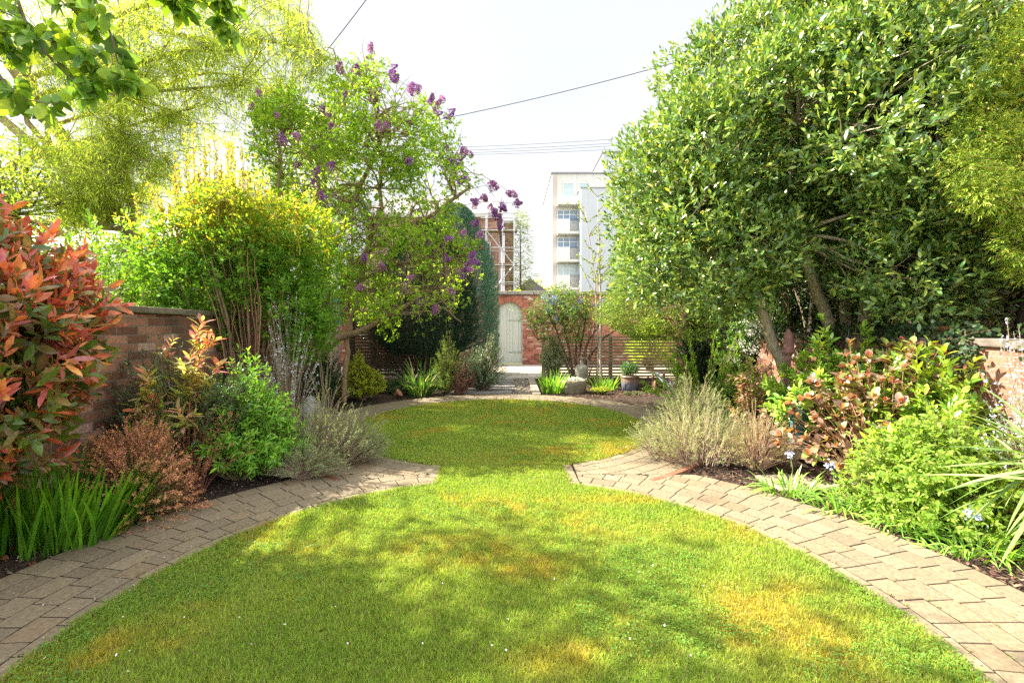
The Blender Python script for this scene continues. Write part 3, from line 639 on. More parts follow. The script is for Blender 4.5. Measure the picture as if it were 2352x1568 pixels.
# ------------------------------------------------------------------ plants
BARK = (.16, .12, .08)
def shrub(name, label, cat, loc, rx, ry, h, ns, kp, k, L, W, cols, t0=.35, tl=.08, ang=.9, prof=P3, mat=None, r0=.006, r1=.002, bark=BARK, up=.4, curl=.12,
          fold=.2, outw=.5, jit=.12, top=.35, bow=.5, base=.15, droop=0., hj=.15, group=None, part='foliage', lean=(0, 0), tipcols=None, tipfrom=.8, twig=True, m=8):
    r = thing(name, label, cat, loc, group); S = stems((0, 0, 0), rx, ry, h, ns, m=m, base=base, top=top, bow=bow, hj=hj)
    S[..., 0] += lean[0]*S[..., 2]/h; S[..., 1] += lean[1]*S[..., 2]/h; S = S+np.array(loc)
    if twig: g = Geo(); stem_tubes(g, S, r0, r1, pal(ns, [(bark, 1)], .2)); g.build('stems', M_twig, r)
    P, T = stem_points(S, kp, t0, 1.); out = unit(P-(np.array(loc)+np.array([lean[0]*.5, lean[1]*.5, h*.3])))
    D = unit(T*(1-outw)+out*outw+rs.normal(0, .25, P.shape)); g = Geo()
    c0 = np.array(loc)+[lean[0]*.5, lean[1]*.5, 0]
    q = np.sqrt(((P[:, 0]-c0[0])/rx)**2+((P[:, 1]-c0[1])/ry)**2+((P[:, 2]-loc[2])/h)**2)
    if tipcols is None: sprigs(g, P, D, k, L, W, lambda n, t: pal(n, cols, jit), tl, ang, prof, curl, fold, up, droop)
    else:
        msk = rs.uniform(0, 1, len(q)) < np.clip((q-tipfrom)*5+.4, 0, 1)
        for mm, cc in ((msk, tipcols), (~msk, cols)): sprigs(g, P[mm], D[mm], k, L, W, lambda n, t, cc=cc: pal(n, cc, jit), tl, ang, prof, curl, fold, up, droop)
    g.build(part, mat or M_leaf, r, True); return r

def straps(name, label, cat, loc, rx, ry, n, L, W, cols, spread=.5, curl=.5, droop=.2, lean=(0, 0, 0), mat=None, group=None, prof=PSTRAP, jit=.15, fold=.25):
    r = thing(name, label, cat, loc, group); g = Geo(); a = rs.uniform(0, 2*PI, n); q = np.sqrt(rs.uniform(0, 1, n))
    P = np.stack([np.cos(a)*rx*q, np.sin(a)*ry*q, np.zeros(n)-.02], -1)+np.array(loc)
    b = a+rs.normal(0, .6, n); o = np.stack([np.cos(b), np.sin(b), np.zeros(n)], -1)
    D = o*(spread*(.3+.7*q)*rs.uniform(.3, 1.3, n))[:, None]+np.array([0, 0, 1])+np.array(lean)
    leaves(g, P, D, o*-1+np.array([0, 0, .25])+rs.normal(0, .15, (n, 3)), L*rs.uniform(.6, 1.1, n), W*rs.uniform(.7, 1.2, n), prof, pal(n, cols, jit), curl=-curl*rs.uniform(.0, 1., n)*-1, fold=fold, droop=droop*rs.uniform(.2, 1.6, n))
    g.build('leaves', mat or M_thin, r, True); return r

def crown_tree(name, label, cat, loc, C_, R_, n, k, L, W, cols, trunk_pts, tr=.08, tl=.12, ang=.9, prof=P3, mat=None, inner=.6, keep=.7, up=.35, droop=0., bark=BARK, curl=.12,
               outw=.5, limbs=True, updir=.25, lr=.03, fold=.2, group=None, jit=.15, thin=None, twigs=0, dirf=None, bend=.12, part='crown'):
    """trunk_pts: list of polylines; each clump centre is tied to the nearest polyline end by a limb"""
    r = thing(name, label, cat, loc, group); g = Geo(); ends = []
    for tp in trunk_pts:
        tp = np.array(tp, float); t = np.linspace(0, 1, len(tp)); tt = np.linspace(0, 1, 14)
        p = np.stack([np.interp(tt, t, tp[:, i]) for i in range(3)], -1); p[1:-1] = (p[:-2]+p[1:-1]*2+p[2:])/4; p[1:-1] += rs.normal(0, .008, (12, 3))
        g.tube(p, np.linspace(tr, tr*.5, 14), 9, bark); ends += [p[9], p[11], p[13]]
    ends = np.array(ends)
    if limbs:
        for c, R in zip(C_, R_):
            e = ends[np.argmin(np.linalg.norm(ends-c, axis=1)+rs.uniform(0, .3, len(ends)))]
            p = path3(e, c, 8, bend); g.tube(p, np.linspace(lr, lr*.3, 8), 5, np.array(bark)*rs.uniform(.8, 1.2), cap=False)
            for q in range(3):
                p2 = path3(p[rs.integers(3, 7)], c+rdir(1)[0]*R*.9, 6, .15); g.tube(p2, np.linspace(lr*.35, .003, 6), 4, bark, cap=False)
            for q in range(twigs):
                p2 = path3(p[rs.integers(2, 8)], c+rdir(1)[0]*R*1.05, 6, .2); g.tube(p2, np.linspace(.006, .002, 6), 3, np.array(bark)*1.2, cap=False)
    g.build('trunk', M_bark, r, True)
    P, u, i = on_blobs(C_, R_, n, inner, keep=keep)
    if thin is not None: k_ = thin(P); P, u = P[k_], u[k_]
    D = unit(u*outw+np.array([0, 0, updir])+rs.normal(0, .4, P.shape)) if dirf is None else dirf(P, u)
    g = Geo(); sprigs(g, P, D, k, L, W, lambda n_, t: pal(n_, cols, jit), tl, ang, prof, curl, fold, up, droop); g.build(part, mat or M_leaf, r, True)
    return r

# --- colours
DKG = (.035, .075, .02); MDG = (.07, .15, .025); LTG = (.13, .25, .03); YLG = (.25, .34, .035); YEL = (.42, .38, .04); ORG = (.42, .22, .03); BRZ = (.22, .12, .06)

# bay tree, the big one on the right
bc0 = np.array([3.95, 5.9, 3.45])
c1, r1 = blobs(bc0, (2.5, 1.9, 2.35), 180, .52, (.5, .95))
c2, r2 = blobs((2.5, 5.6, 2.9), (1.05, .9, 1.15), 26, .42, (.5, .95))
c3, r3 = blobs((4.9, 4.9, 4.4), (1.5, 1.1, 1.9), 34, .5, (.4, .95))
c4, r4 = blobs((3.8, 5.4, 5.6), (1.6, 1.2, .9), 26, .5, (.4, .95))
c5, r5 = blobs((4.3, 5.0, 1.9), (1.4, .7, .5), 20, .35, (.3, .95))
bC_, bR = np.concatenate([c1, c2, c3, c4, c5]), np.concatenate([r1, r2, r3, r4, r5])
pxx = CX0+bC_[:, 0]/bC_[:, 1]*FPX; lim_ = Z(np.interp(pxx, [1400, 1560, 1640, 1760, 1850, 1950, 2060, 2350], [680, 725, 745, 690, 665, 680, 735, 785]), bC_[:, 1])
lowm = (bC_[:, 2]-bR*.85 > lim_) & (bC_[:, 1] > 3.9) & (pxx-bR/bC_[:, 1]*FPX*.65 > np.interp(CY0-(bC_[:, 2]-CAM_H)/bC_[:, 1]*FPX, [-300, 0, 150, 300, 400, 480, 560, 640], [2000, 1740, 1560, 1465, 1430, 1400, 1405, 1480]))
bC_, bR = bC_[lowm], bR[lowm]
tb = np.array([3.78, 6.0, 0])
BAYB = (.36, .31, .21)
bay = crown_tree('bay_tree', 'huge domed bay tree with glossy leaves and bare grey stems on the right', 'tree', tb, bC_, bR, 112000, 6, .083, .032,
    [((.07, .14, .04), 3.5), ((.12, .21, .05), 4), ((.21, .30, .06), 3.2), ((.36, .42, .09), 1.4)],
    [[tb+[.05, 0, -.1], at(1810, 865, 5.9), at(1775, 790, 5.8), at(1745, 700, 5.7), at(1700, 560, 5.6), at(1640, 430, 5.5)],
     [tb+[.15, .1, -.1], at(1925, 800, 5.9), at(1890, 700, 5.7), at(1850, 600, 5.5), at(1800, 470, 5.4), at(1830, 300, 5.4)],
     [tb+[.3, .15, -.1], at(1960, 800, 6.2), at(1935, 700, 6.2), at(1960, 560, 6.1), at(2040, 400, 6.), at(2080, 200, 5.9)],
     [tb+[.35, -.1, -.1], at(1975, 780, 5.7), at(1990, 700, 5.6), at(2070, 600, 5.4), at(2160, 470, 5.2)]],
    tr=.085, tl=.15, ang=.75, prof=PLEAF, mat=M_gloss, jit=.2, thin=lambda P: rs.uniform(0, 1, len(P)) < np.clip((fbm(P, 1.5, 77)-.33)*4.5, .10, 1), inner=.5, keep=.55, up=.35, bark=BAYB, curl=.15, outw=.7, updir=.55, lr=.028, twigs=2)
# bay flower buds (tiny yellow clusters) and the upright shoots on its top
P, u, i = on_blobs(bC_, bR, 5200, .88, keep=.8)
g = Geo()
for k in range(4): leaves(g, P+rs.normal(0, .015, P.shape), rdir(len(P)), rdir(len(P)), .02, .018, PROUND, pal(len(P), [((.42, .42, .10), 1), ((.30, .30, .07), 1)]), .2, .4)
g.build('flower_buds', M_leaf, bay, True)
for px, py, d in ((1578, 120, 5.6), (1512, 180, 5.5), (1405, 400, 5.3), (1440, 300, 5.4), (1690, 30, 5.6), (1650, 50, 5.6)):
    g = Geo(); p = at(px, py, d); q = np.linspace(0, 1, 7)[:, None]*(np.array([.03, 0, -.55]))+p; q = q[::-1]; g.tube(q, .004, 4, (.2, .2, .08), False)
    sprigs(g, q[:-1], np.tile([0, 0, 1.], (6, 1)), 3, .07, .024, lambda n_, t: pal(n_, [((.09, .18, .03), 1), ((.16, .22, .04), 1)]), .09, .7, PLEAF)
    g.build('shoot', M_gloss, bay, True)

# photinia
pc = np.array([-3.16, 2.72, 1.30])
c1, r1 = blobs(pc+[0, 0, .12], (.66, .55, .80), 60, .24, (.3, 1.)); c2, r2 = blobs(pc+[-.2, 0, .3], (.4, .5, .7), 14, .3, (.2, .8))
c3, r3 = blobs((-2.92, 2.6, .95), (.42, .3, .34), 44, .17, (.2, 1.)); c4, r4 = blobs((-2.78, 2.85, 1.45), (.30, .3, .5), 18, .16, (.2, 1.))
pC, pR = np.concatenate([c1, c2, c3, c4]), np.concatenate([r1, r2, r3, r4]); ppx = CX0+pC[:, 0]/pC[:, 1]*FPX; ppy = CY0-(pC[:, 2]-CAM_H)/pC[:, 1]*FPX; ok = ppx+pR/pC[:, 1]*FPX*1.0 < np.interp(ppy, [420, 520, 600, 700, 850, 950, 1050], [40, 120, 190, 245, 250, 215, 150]); pC, pR = pC[ok], pR[ok]
ph = thing('photinia_shrub', 'red and orange leaved photinia bush filling the left edge', 'shrub', (-3.05, 2.7, 0))
g = Geo(); base = np.array([-3.32, 2.35, -.05])
for c, R in zip(pC, pR): g.tube(path3(base+rs.normal(0, .05, 3)*[1, 1, 0], c, 8, .12, 0), np.linspace(.02, .005, 8), 5, (.2, .1, .06), False)
g.build('stems', M_bark, ph, True)
P, u, i = on_blobs(pC, pR, 2100, .6, keep=.4)
hgt = np.clip((P[:, 2]-.9)/1.1, 0, 1); D = unit(u*.6+np.array([.15, 0, .35])+rs.normal(0, .3, P.shape))
isred = rs.uniform(0, 1, len(P)) < .55+.36*hgt
g = Geo()
RC = [((.44, .115, .06), 3), ((.54, .18, .06), 2.5), ((.38, .12, .11), 2.2), ((.54, .26, .08), 1.2), ((.20, .17, .05), 2.2), ((.44, .22, .20), 1)]
sprigs(g, P[isred], D[isred], 7, .112, .034, lambda n_, t: pal(n_, RC, .16), .10, .8, PLEAF, .18, .22, .3)
sprigs(g, P[~isred], D[~isred], 6, .10, .042, lambda n_, t: pal(n_, [((.08, .15, .02), 1), ((.14, .2, .03), 1), ((.2, .14, .05), .6)], .16), .1, .9, PLEAF, .18, .2, .4)
q, u2, _ = on_blobs(pC, pR*.75, 700, .3, keep=.2)
sprigs(g, q, u2, 6, .10, .042, lambda n_, t: pal(n_, [((.06, .11, .02), 1), ((.12, .10, .03), .6)], .16), .1, 1., PLEAF, .18, .2, .4)
g.build('foliage', M_red, ph, True)
g = Geo(); P = at(85, 690, 2.6)+rs.normal(0, .03, (160, 3)); leaves(g, P, rdir(160), rdir(160), .012, .012, PROUND, pal(160, [((.55, .5, .4), 1)]), .2, .3); g.build('flower_cluster', M_petal, ph)

# crocosmia leaves, front left
straps('crocosmia_clump', 'dense clump of long bright green sword leaves at the lower left', 'plant', (-3.12, 3.12, -.02), .42, .28, 330, .62, .022, [((.10, .26, .02), 2), ((.16, .34, .03), 2), ((.07, .18, .02), 1)], .28, .22, .05, lean=(.22, -.03, 0))
straps('crocosmia_sprout', 'small tuft of green blades standing apart on the soil', 'plant', (-2.78, 3.33, -.02), .05, .05, 9, .3, .014, [((.12, .26, .03), 1)], .3, .2, .1)
r = shrub('sedge_clump', 'brown wiry dry sedge behind the green sword leaves', 'plant', (-3.0, 3.62, 0), .42, .3, .55, 420, 1, 2, .05, .004, [((.22, .14, .08), 1)], r0=.002, r1=.001, bark=(.24, .15, .09), top=.1, bow=.3, t0=.7, lean=(.15, -.1))
# barberry dome
shrub('barberry_dome', 'arching dwarf barberry mound with pink and orange tipped twigs', 'shrub', (-2.86, 3.46, -.02), .52, .42, .68, 520, 26, 3, .017, .009, [((.14, .17, .03), 3), ((.12, .20, .03), 2), ((.24, .15, .07), 2)], t0=.25, tl=.02, ang=1.2, r0=.004, r1=.001, bark=(.22, .10, .07), top=-.05, bow=.12, tipcols=[((.58, .28, .20), 3), ((.58, .32, .12), 1.5), ((.38, .24, .09), 1.2)], tipfrom=.62, m=12, hj=.06)
r = shrub('barberry_sprays', 'loose arching barberry twigs with coppery leaves behind the mound', 'shrub', (-2.75, 3.95, 0), .62, .3, .78, 60, 22, 3, .02, .011, [((.34, .15, .08), 2), ((.2, .12, .05), 1)], t0=.4, tl=.02, ang=1.2, r0=.004, r1=.001, bark=(.2, .08, .06), top=.35, bow=.2, m=12)
# dark evergreen osmanthus
shrub('osmanthus_bush', 'dark small leaved evergreen bush before the left brick wall', 'shrub', (-3.05, 4.2, 0), .78, .45, 1.02, 360, 13, 5, .030, .012, [((.045, .09, .035), 3), ((.07, .13, .05), 2), ((.11, .2, .04), .5)], t0=.35, tl=.05, mat=M_gloss, top=.55, prof=P3, hj=.1)
shrub('privet_sprigs', 'bright yellow green privet sprigs between photinia and barberry', 'shrub', (-2.98, 3.78, 0), .28, .2, .70, 46, 9, 4, .032, .016, [((.22, .36, .03), 2), ((.15, .28, .03), 1)], t0=.45, tl=.05)
# pink variegated shrub
r = shrub('leucothoe_shrub', 'pink, cream and green leaved shrub in front of the brown wall', 'shrub', (-2.98, 4.05, 0), .44, .25, 1.08, 24, 5, 7, .12, .034, [((.40, .42, .16), 3), ((.28, .36, .08), 2), ((.48, .32, .22), 1.2)], t0=.55, tl=.10, ang=1.0, prof=PLEAF, bark=(.3, .12, .07), up=.5, r0=.007, r1=.003, top=.6, curl=.25, hj=.08, mat=M_thin, tipcols=[((.60, .24, .26), 2), ((.5, .40, .2), 1.5), ((.42, .42, .16), 1.5)], tipfrom=1.0, lean=(.05, 0))
straps('iris_clump', 'dark blue green iris blades at the foot of the many stemmed shrub', 'plant', (-3.0, 5.2, 0), .32, .2, 90, .62, .035, [((.03, .07, .035), 1), ((.05, .10, .05), 1)], .3, .2, .05)
# bright green pointed-leaf shrub
shrub('penstemon_shrub', 'bright green bushy plant with pointed leaves in the left bed', 'shrub', (-2.60, 4.35, -.02), .62, .48, .88, 240, 10, 5, .066, .019, [((.17, .36, .03), 3), ((.11, .26, .03), 3), ((.26, .44, .05), 1.2)], t0=.25, tl=.07, prof=PLEAF, bark=(.16, .14, .06), top=.3, up=.5, curl=.3, lean=(0, .15), hj=.12)
# grey santolina / lavender on the left
GRY = [((.20, .25, .13), 3), ((.26, .31, .14), 2), ((.15, .19, .11), 1)]
shrub('lavender_bush', 'grey green woody lavender spreading over the path on the left', 'shrub', (-2.0, 4.8, 0), .74, .42, .46, 640, 13, 4, .020, .005, GRY, t0=.5, tl=.035, ang=.6, bark=(.26, .19, .13), r0=.004, r1=.0012, top=.35, bow=.5, base=.6, hj=.3, lean=(.12, 0))
shrub('lavender_bush', 'low silvery lavender shoots with bare twigs at the left path edge', 'shrub', (-1.98, 4.30, 0), .42, .2, .28, 300, 8, 4, .022, .006, GRY, t0=.5, tl=.03, ang=.7, bark=(.30, .22, .16), r0=.003, r1=.001, top=.3, bow=.3)
# rosemary with pale flowers
def rosemary(label, loc, rx, ry, h, n, fl, name='rosemary_bush', lean=(0, 0), fcol=(.62, .66, .70)):
    r = thing(name, label, 'shrub', loc); S = stems((0, 0, 0), rx, ry, h, n, top=.5, bow=.3, m=10); S[..., 0] += lean[0]*S[..., 2]/h; S = S+np.array(loc)
    g = Geo(); stem_tubes(g, S, .004, .0015, pal(n, [((.3, .24, .17), 1)])); g.build('stems', M_twig, r)
    P, T = stem_points(S, 34, .3, 1); g = Geo(); sprigs(g, P, T, 4, .022, .0035, lambda n_, t: pal(n_, [((.20, .26, .15), 2), ((.14, .2, .12), 1)]), .02, 1.); g.build('foliage', M_leaf, r)
    P, T = stem_points(S, fl, .55, 1); g = Geo(); sprigs(g, P+rs.normal(0, .006, P.shape), rdir(len(P)), 3, .014, .008, lambda n_, t: pal(n_, [(fcol, 1)], .08), .008, 1.1, PROUND); g.build('flowers', M_petal, r); return r
rosemary('tall rosemary with pale flower spikes before the multi stemmed shrub', (-2.72, 5.55, 0), .50, .35, 1.32, 70, 16)
shrub('dead_flower_spikes', 'dry buff seed spikes rising between rosemary and golden bush', 'plant', (-2.42, 5.9, 0), .28, .2, .95, 26, 40, 4, .013, .007, [((.38, .30, .22), 2), ((.28, .22, .16), 1)], t0=.3, tl=.012, ang=1.2, bark=(.3, .23, .16), r0=.004, r1=.0015, top=.6, bow=.2)
g = Geo(); st = thing('stone_ornament', 'weathered grey stone finial half hidden behind the lavender', 'ornament', (-2.72, 6.15, 0))
g.lathe([(0, -.02), (.13, -.02), (.14, .06), (.10, .09), (.09, .14), (.13, .2), (.15, .29), (.12, .38), (.06, .42), (.05, .46), (0, .5)], (-2.72, 6.15, 0), 18, (.36, .36, .34)); g.build('finial', M_stone, st, True)
g = Geo(); g.box(-2.89, -2.55, 5.98, 6.32, -.1, -.02, (.3, .3, .28)); g.build('plinth', M_stone, st, bevel=.01)

# multi-stemmed golden shrub on the left
def multistem():
    loc = np.array([-3.42, 6.0, 0]); r = thing('mock_orange_shrub', 'tall shrub of many brown stems with green leaves and golden upper shoots', 'shrub', loc)
    n = 95; a = rs.uniform(0, 2*PI, n); q = np.sqrt(rs.uniform(0, 1, n)); b = np.stack([np.cos(a)*.42*q, np.sin(a)*.28*q, np.zeros(n)-.05], -1)
    tip = np.stack([np.cos(a)*1.15*q*rs.uniform(.6, 1.1, n), np.sin(a)*.8*q, rs.uniform(2.2, 3.1, n)*(1-.25*q)], -1); tip[:, 0] -= .1
    t = np.linspace(0, 1, 12)[None, :, None]; mid = b*.75+tip*.25; mid[:, 2] = tip[:, 2]*.6
    S = (b[:, None]*(1-t)**2+2*mid[:, None]*t*(1-t)+tip[:, None]*t*t)+rs.normal(0, .012, (n, 12, 3))+loc
    g = Geo(); big = rs.uniform(0, 1, n) < .25; stem_tubes(g, S[big], .026, .008, pal(big.sum(), [((.22, .14, .085), 1)], .15), 7); stem_tubes(g, S[~big], .011, .004, pal((~big).sum(), [((.26, .16, .09), 1)], .2), 5); g.build('stems', M_bark, r, True)
    c, R = blobs(loc+[-.22, 0, 2.15], (1.25, .85, .95), 84, .30, (.4, .98))
    c2, R2_ = blobs(loc+[.62, -.1, 1.55], (.38, .5, .65), 20, .22, (.3, 1.)); c3, R3 = blobs(loc+[-.70, -.35, 1.62], (.55, .4, .55), 36, .2, (.3, 1.))
    hole = (np.abs(c[:, 0]-(loc[0]-.02)) < .35) & (c[:, 2] < 2.0) & (c[:, 1] < loc[1]+.2); c, R = c[~hole], R[~hole]
    c, R = np.concatenate([c, c2, c3]), np.concatenate([R, R2_, R3]); P, u, i = on_blobs(c, R, 11000, .5, keep=.5)
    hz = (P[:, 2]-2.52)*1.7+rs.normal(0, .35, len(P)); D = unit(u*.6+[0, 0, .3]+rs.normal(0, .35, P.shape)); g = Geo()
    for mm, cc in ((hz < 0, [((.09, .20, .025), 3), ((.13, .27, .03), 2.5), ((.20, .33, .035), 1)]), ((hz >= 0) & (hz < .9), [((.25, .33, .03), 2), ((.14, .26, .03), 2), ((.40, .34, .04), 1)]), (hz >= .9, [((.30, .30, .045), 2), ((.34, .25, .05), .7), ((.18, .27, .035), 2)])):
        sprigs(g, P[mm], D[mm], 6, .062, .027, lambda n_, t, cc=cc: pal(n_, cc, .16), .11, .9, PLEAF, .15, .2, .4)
    # upright golden shoots
    sh_ = []
    for k in range(120):
        px = rs.choice([rs.normal(440, 28), rs.normal(545, 24), rs.uniform(380, 720), rs.normal(470, 60)]); tall = 1.45 if px < 500 else 1.3
        z1 = loc[2]+2.6+abs(rs.normal(0, .45))*(1.25 if 400 < px < 590 else .5)+.35; z1 = min(z1, 4.0 if px < 500 else 3.75 if px < 600 else 3.3)
        x = X(px, 6.); y = rs.uniform(5.6, 6.4); p = np.stack([np.linspace(x*.97-.05, x, 9)+rs.normal(0, .01, 9), np.full(9, y), np.linspace(2.3, z1, 9)], -1); sh_.append(p)
    Sh = np.array(sh_); gt = Geo(); stem_tubes(gt, Sh, .006, .002, (.34, .22, .08)); gt.build('shoots', M_twig, r)
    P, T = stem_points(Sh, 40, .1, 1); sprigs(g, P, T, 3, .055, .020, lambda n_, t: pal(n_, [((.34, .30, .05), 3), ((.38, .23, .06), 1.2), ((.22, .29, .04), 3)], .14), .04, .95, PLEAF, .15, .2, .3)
    g.build('foliage', M_thin, r, True)
multistem()

# lilac
def lilac():
    loc = np.array([-3.95, 8.6, 0]); r = thing('lilac_tree', 'leaning lilac with purple flower heads and tangled bare branches', 'tree', loc)
    LB = np.array([.27, .19, .11]); g = Geo(); d = 8.4
    mains = [([(690, 880), (745, 800), (860, 745), (960, 690), (1030, 630)], .07), ([(680, 880), (730, 780), (800, 640), (860, 560), (980, 500), (1080, 430)], .075),
             ([(670, 880), (700, 760), (740, 620), (790, 520), (850, 380), (900, 270)], .08), ([(660, 880), (680, 740), (700, 600), (730, 460), (740, 330)], .07),
             ([(700, 870), (730, 700), (840, 590), (870, 480), (880, 350), (860, 240)], .06), ([(690, 880), (760, 690), (870, 620), (1000, 590), (1090, 580)], .05),
             ([(660, 880), (660, 700), (640, 520), (640, 380), (650, 300)], .06), ([(790, 870), (800, 780), (830, 650), (850, 560)], .055), ([(700, 860), (790, 690), (900, 655), (1000, 700), (1060, 740)], .035)]
    ends = []
    for pts, rd in mains:
        yo = rs.uniform(-.45, .45); n = len(pts); p = np.array([at(x, y, d+yo*i/(n-1)) for i, (x, y) in enumerate(pts)]); p[0, 2] = -.05
        t = np.linspace(0, 1, n); tt = np.linspace(0, 1, 16); q = np.stack([np.interp(tt, t, p[:, i]) for i in range(3)], -1); q[1:-1] = (q[:-2]+2*q[1:-1]+q[2:])/4; q[1:-1] += rs.normal(0, .03, (14, 3))
        g.tube(q, np.linspace(rd, rd*.35, 16), 8, LB*rs.uniform(.85, 1.15)); ends += [q[k] for k in range(7, 16)]
    ends = np.array(ends)
    tg = []   # clump centres over the picture outline of the crown
    poly = [(585, 300), (590, 200), (640, 215), (700, 225), (770, 150), (850, 150), (900, 200), (960, 230), (1010, 270), (1030, 340), (1060, 400), (1020, 480), (1060, 560), (1110, 560), (1080, 650), (1000, 730), (900, 760), (800, 690), (720, 600), (640, 520), (600, 420)]
    pv_ = np.array(poly, float)
    def inside(x, y):
        c = False; j = len(pv_)-1
        for i in range(len(pv_)):
            if (pv_[i, 1] > y) != (pv_[j, 1] > y) and x < (pv_[j, 0]-pv_[i, 0])*(y-pv_[i, 1])/(pv_[j, 1]-pv_[i, 1])+pv_[i, 0]: c = not c
            j = i
        return c
    while len(tg) < 290:
        x, y = rs.uniform(580, 1150), rs.uniform(140, 770)
        if inside(x, y): tg.append(at(x, y, d+rs.uniform(-1.2, 1.2)))
    tg = np.array(tg)
    for c in tg:
        k = np.argsort(np.linalg.norm(ends-c, axis=1)+rs.uniform(0, .5, len(ends)))[0]; p = path3(ends[k], c, 8, .16, .02); g.tube(p, np.linspace(.019, .006, 8), 4, LB*rs.uniform(.8, 1.3), False)
        for q in range(4): g.tube(path3(p[rs.integers(3, 8)], c+rdir(1)[0]*.38+[0, 0, .12], 6, .15), np.linspace(.008, .0025, 6), 3, LB*rs.uniform(.9, 1.4), False)
    # long thin shoots with flowers, out to the right
    out = []
    for tx, ty in ((1185, 465), (1172, 442), (1150, 470), (1122, 425), (1135, 500), (1105, 450), (1060, 410), (1075, 350), (1018, 265), (1005, 245), (958, 212), (940, 200), (900, 165), (850, 118), (820, 170), (785, 165), (1045, 380), (1060, 620), (1085, 600)):
        e = at(tx, ty, d-.6+rs.uniform(-.3, .3)); k = np.argsort(np.linalg.norm(tg-e, axis=1))[rs.integers(2, 8)]; p = path3(tg[k], e, 8, .08, .05); g.tube(p, np.linspace(.009, .003, 8), 4, LB*1.1, False); out.append((e, unit(p[-1]-p[-3])))
    g.build('trunk', M_bark, r, True)
    R = rs.uniform(.16, .36, len(tg)); P, u, i = on_blobs(tg, R, 26000, .3, keep=.3)
    dens = fbm(P, 1.3, 61); bare = np.exp(-((P[:, 0]-X(850, d))/1.0)**2-((P[:, 2]-Z(500, d))/.9)**2); ok = rs.uniform(0, 1, len(P)) < np.clip((dens-.34)*4, .12, 1)*(1-.85*bare)*np.where((P[:, 0]/P[:, 1] > (915-CX0)/FPX) & (P[:, 2]/P[:, 1] < 1.45/8.4+(745-560)/FPX), .30, 1); P, u = P[ok], u[ok]
    D = unit(u*.5+[0, 0, .15]+rs.normal(0, .4, P.shape)); g = Geo()
    sprigs(g, P, D, 5, .054, .036, lambda n_, t: pal(n_, [((.17, .31, .03), 3), ((.25, .40, .04), 3), ((.34, .46, .06), 1.5), ((.10, .2, .025), .8)], .15), .09, .95, [(0, .3), (.25, 1), (.6, .75), (1, 0)], .2, .2, .4, .15); g.build('crown', M_thin, r, True)
    # flower panicles: one mesh of each of two kinds, copied
    def panicle(colr):
        g = Geo(); n = 250; t = rs.uniform(0, 1, n)**.8; rad = .068*(1-t)**.55*rs.uniform(.5, 1, n)+.006; a = rs.uniform(0, 2*PI, n)
        P = np.stack([np.cos(a)*rad, np.sin(a)*rad, t*.16], -1); N = rdir(n); leaves(g, P, rdir(n), N, .02, .017, PROUND, pal(n, colr, .2), .2, .3)
        return g.build('flower_panicle', M_petal, r)
    kinds = [panicle([((.24, .09, .26), 2), ((.36, .18, .40), 1)]), panicle([((.32, .12, .26), 2), ((.44, .24, .40), 1)])]
    spots = [(q, v) for q, v in out]
    fl = [(600, 218), (790, 235), (853, 235), (735, 255), (888, 295), (937, 285), (840, 340), (812, 325), (765, 325), (720, 345), (690, 318), (650, 330), (640, 270), (945, 370), (965, 205), (985, 240), (1000, 262), (1030, 270), (1022, 345), (1035, 375), (1050, 365), (760, 380), (700, 440), (745, 458), (870, 300), (905, 180), (825, 665), (845, 595), (940, 640), (960, 700), (1000, 720), (1072, 610), (1085, 625), (1065, 640), (1040, 675), (1020, 600), (1090, 480), (1100, 470), (1125, 480), (1140, 490), (1150, 510), (1085, 520), (1060, 540), (1030, 555), (740, 740), (990, 560), (870, 330), (800, 280), (760, 290), (720, 400), (1100, 545), (1085, 590), (880, 620), (590, 300), (575, 250), (680, 380)]
    for x, y in fl: spots.append((at(x, y, d-rs.uniform(.3, 1.25)), unit(np.array([rs.normal(.1, .5), rs.normal(0, .5), .8]))))
    for k, (p, v) in enumerate(spots):
        for m_ in range(3 if k < 19 else 1 if k % 2 else 2):
            o = kinds[k % 2] if k < 2 and m_ == 0 else kinds[k % 2].copy()
            if o.name not in C.objects: C.objects.link(o)
            o.parent = r; o.location = tuple(np.array(p)-loc+rs.normal(0, .05, 3)*min(m_, 1)); o.rotation_euler = Vector(v+rs.normal(0, .4, 3)*m_).to_track_quat('Z', 'Y').to_euler(); s = rs.uniform(.6, 1.05); o.scale = (s, s, s)
lilac()
g = Geo(); bf = thing('bird_feeder', 'clear tube bird feeder with green ends full of nuts hanging in the lilac', 'bird feeder', at(776, 745, 7.6)); p = at(776, 742, 7.6)
g = Geo(); g.lathe([(0, 0), (.075, 0), (.08, .012), (.075, .03), (0, .03)], p, 14, (.02, .16, .13)); g.build('base', M_paint, bf)
g = Geo(); g.lathe([(0, .36), (.085, .36), (.08, .385), (.03, .40), (0, .40)], p, 14, (.03, .2, .15)); g.build('lid', M_paint, bf)
g = Geo(); n = 260; a = rs.uniform(0, 2*PI, n); P = p+np.stack([np.cos(a)*.055, np.sin(a)*.055, rs.uniform(.035, .35, n)], -1); leaves(g, P, rdir(n), rdir(n), .02, .016, PROUND, pal(n, [((.5, .38, .25), 2), ((.6, .52, .4), 2), ((.1, .07, .05), 1)]), .2, .4); g.build('nuts', M_chip, bf)
g = Geo()
for k in range(8): a = k*PI/4; g.tube([p+[math.cos(a)*.064, math.sin(a)*.064, .03], p+[math.cos(a)*.064, math.sin(a)*.064, .36]], .003, 4, (.5, .5, .5))
for z in np.linspace(.06, .33, 8): g.tube(p+np.stack([np.cos(np.linspace(0, 2*PI, 14))*.064, np.sin(np.linspace(0, 2*PI, 14))*.064, np.full(14, z)], -1), .0025, 4, (.5, .5, .5), False)
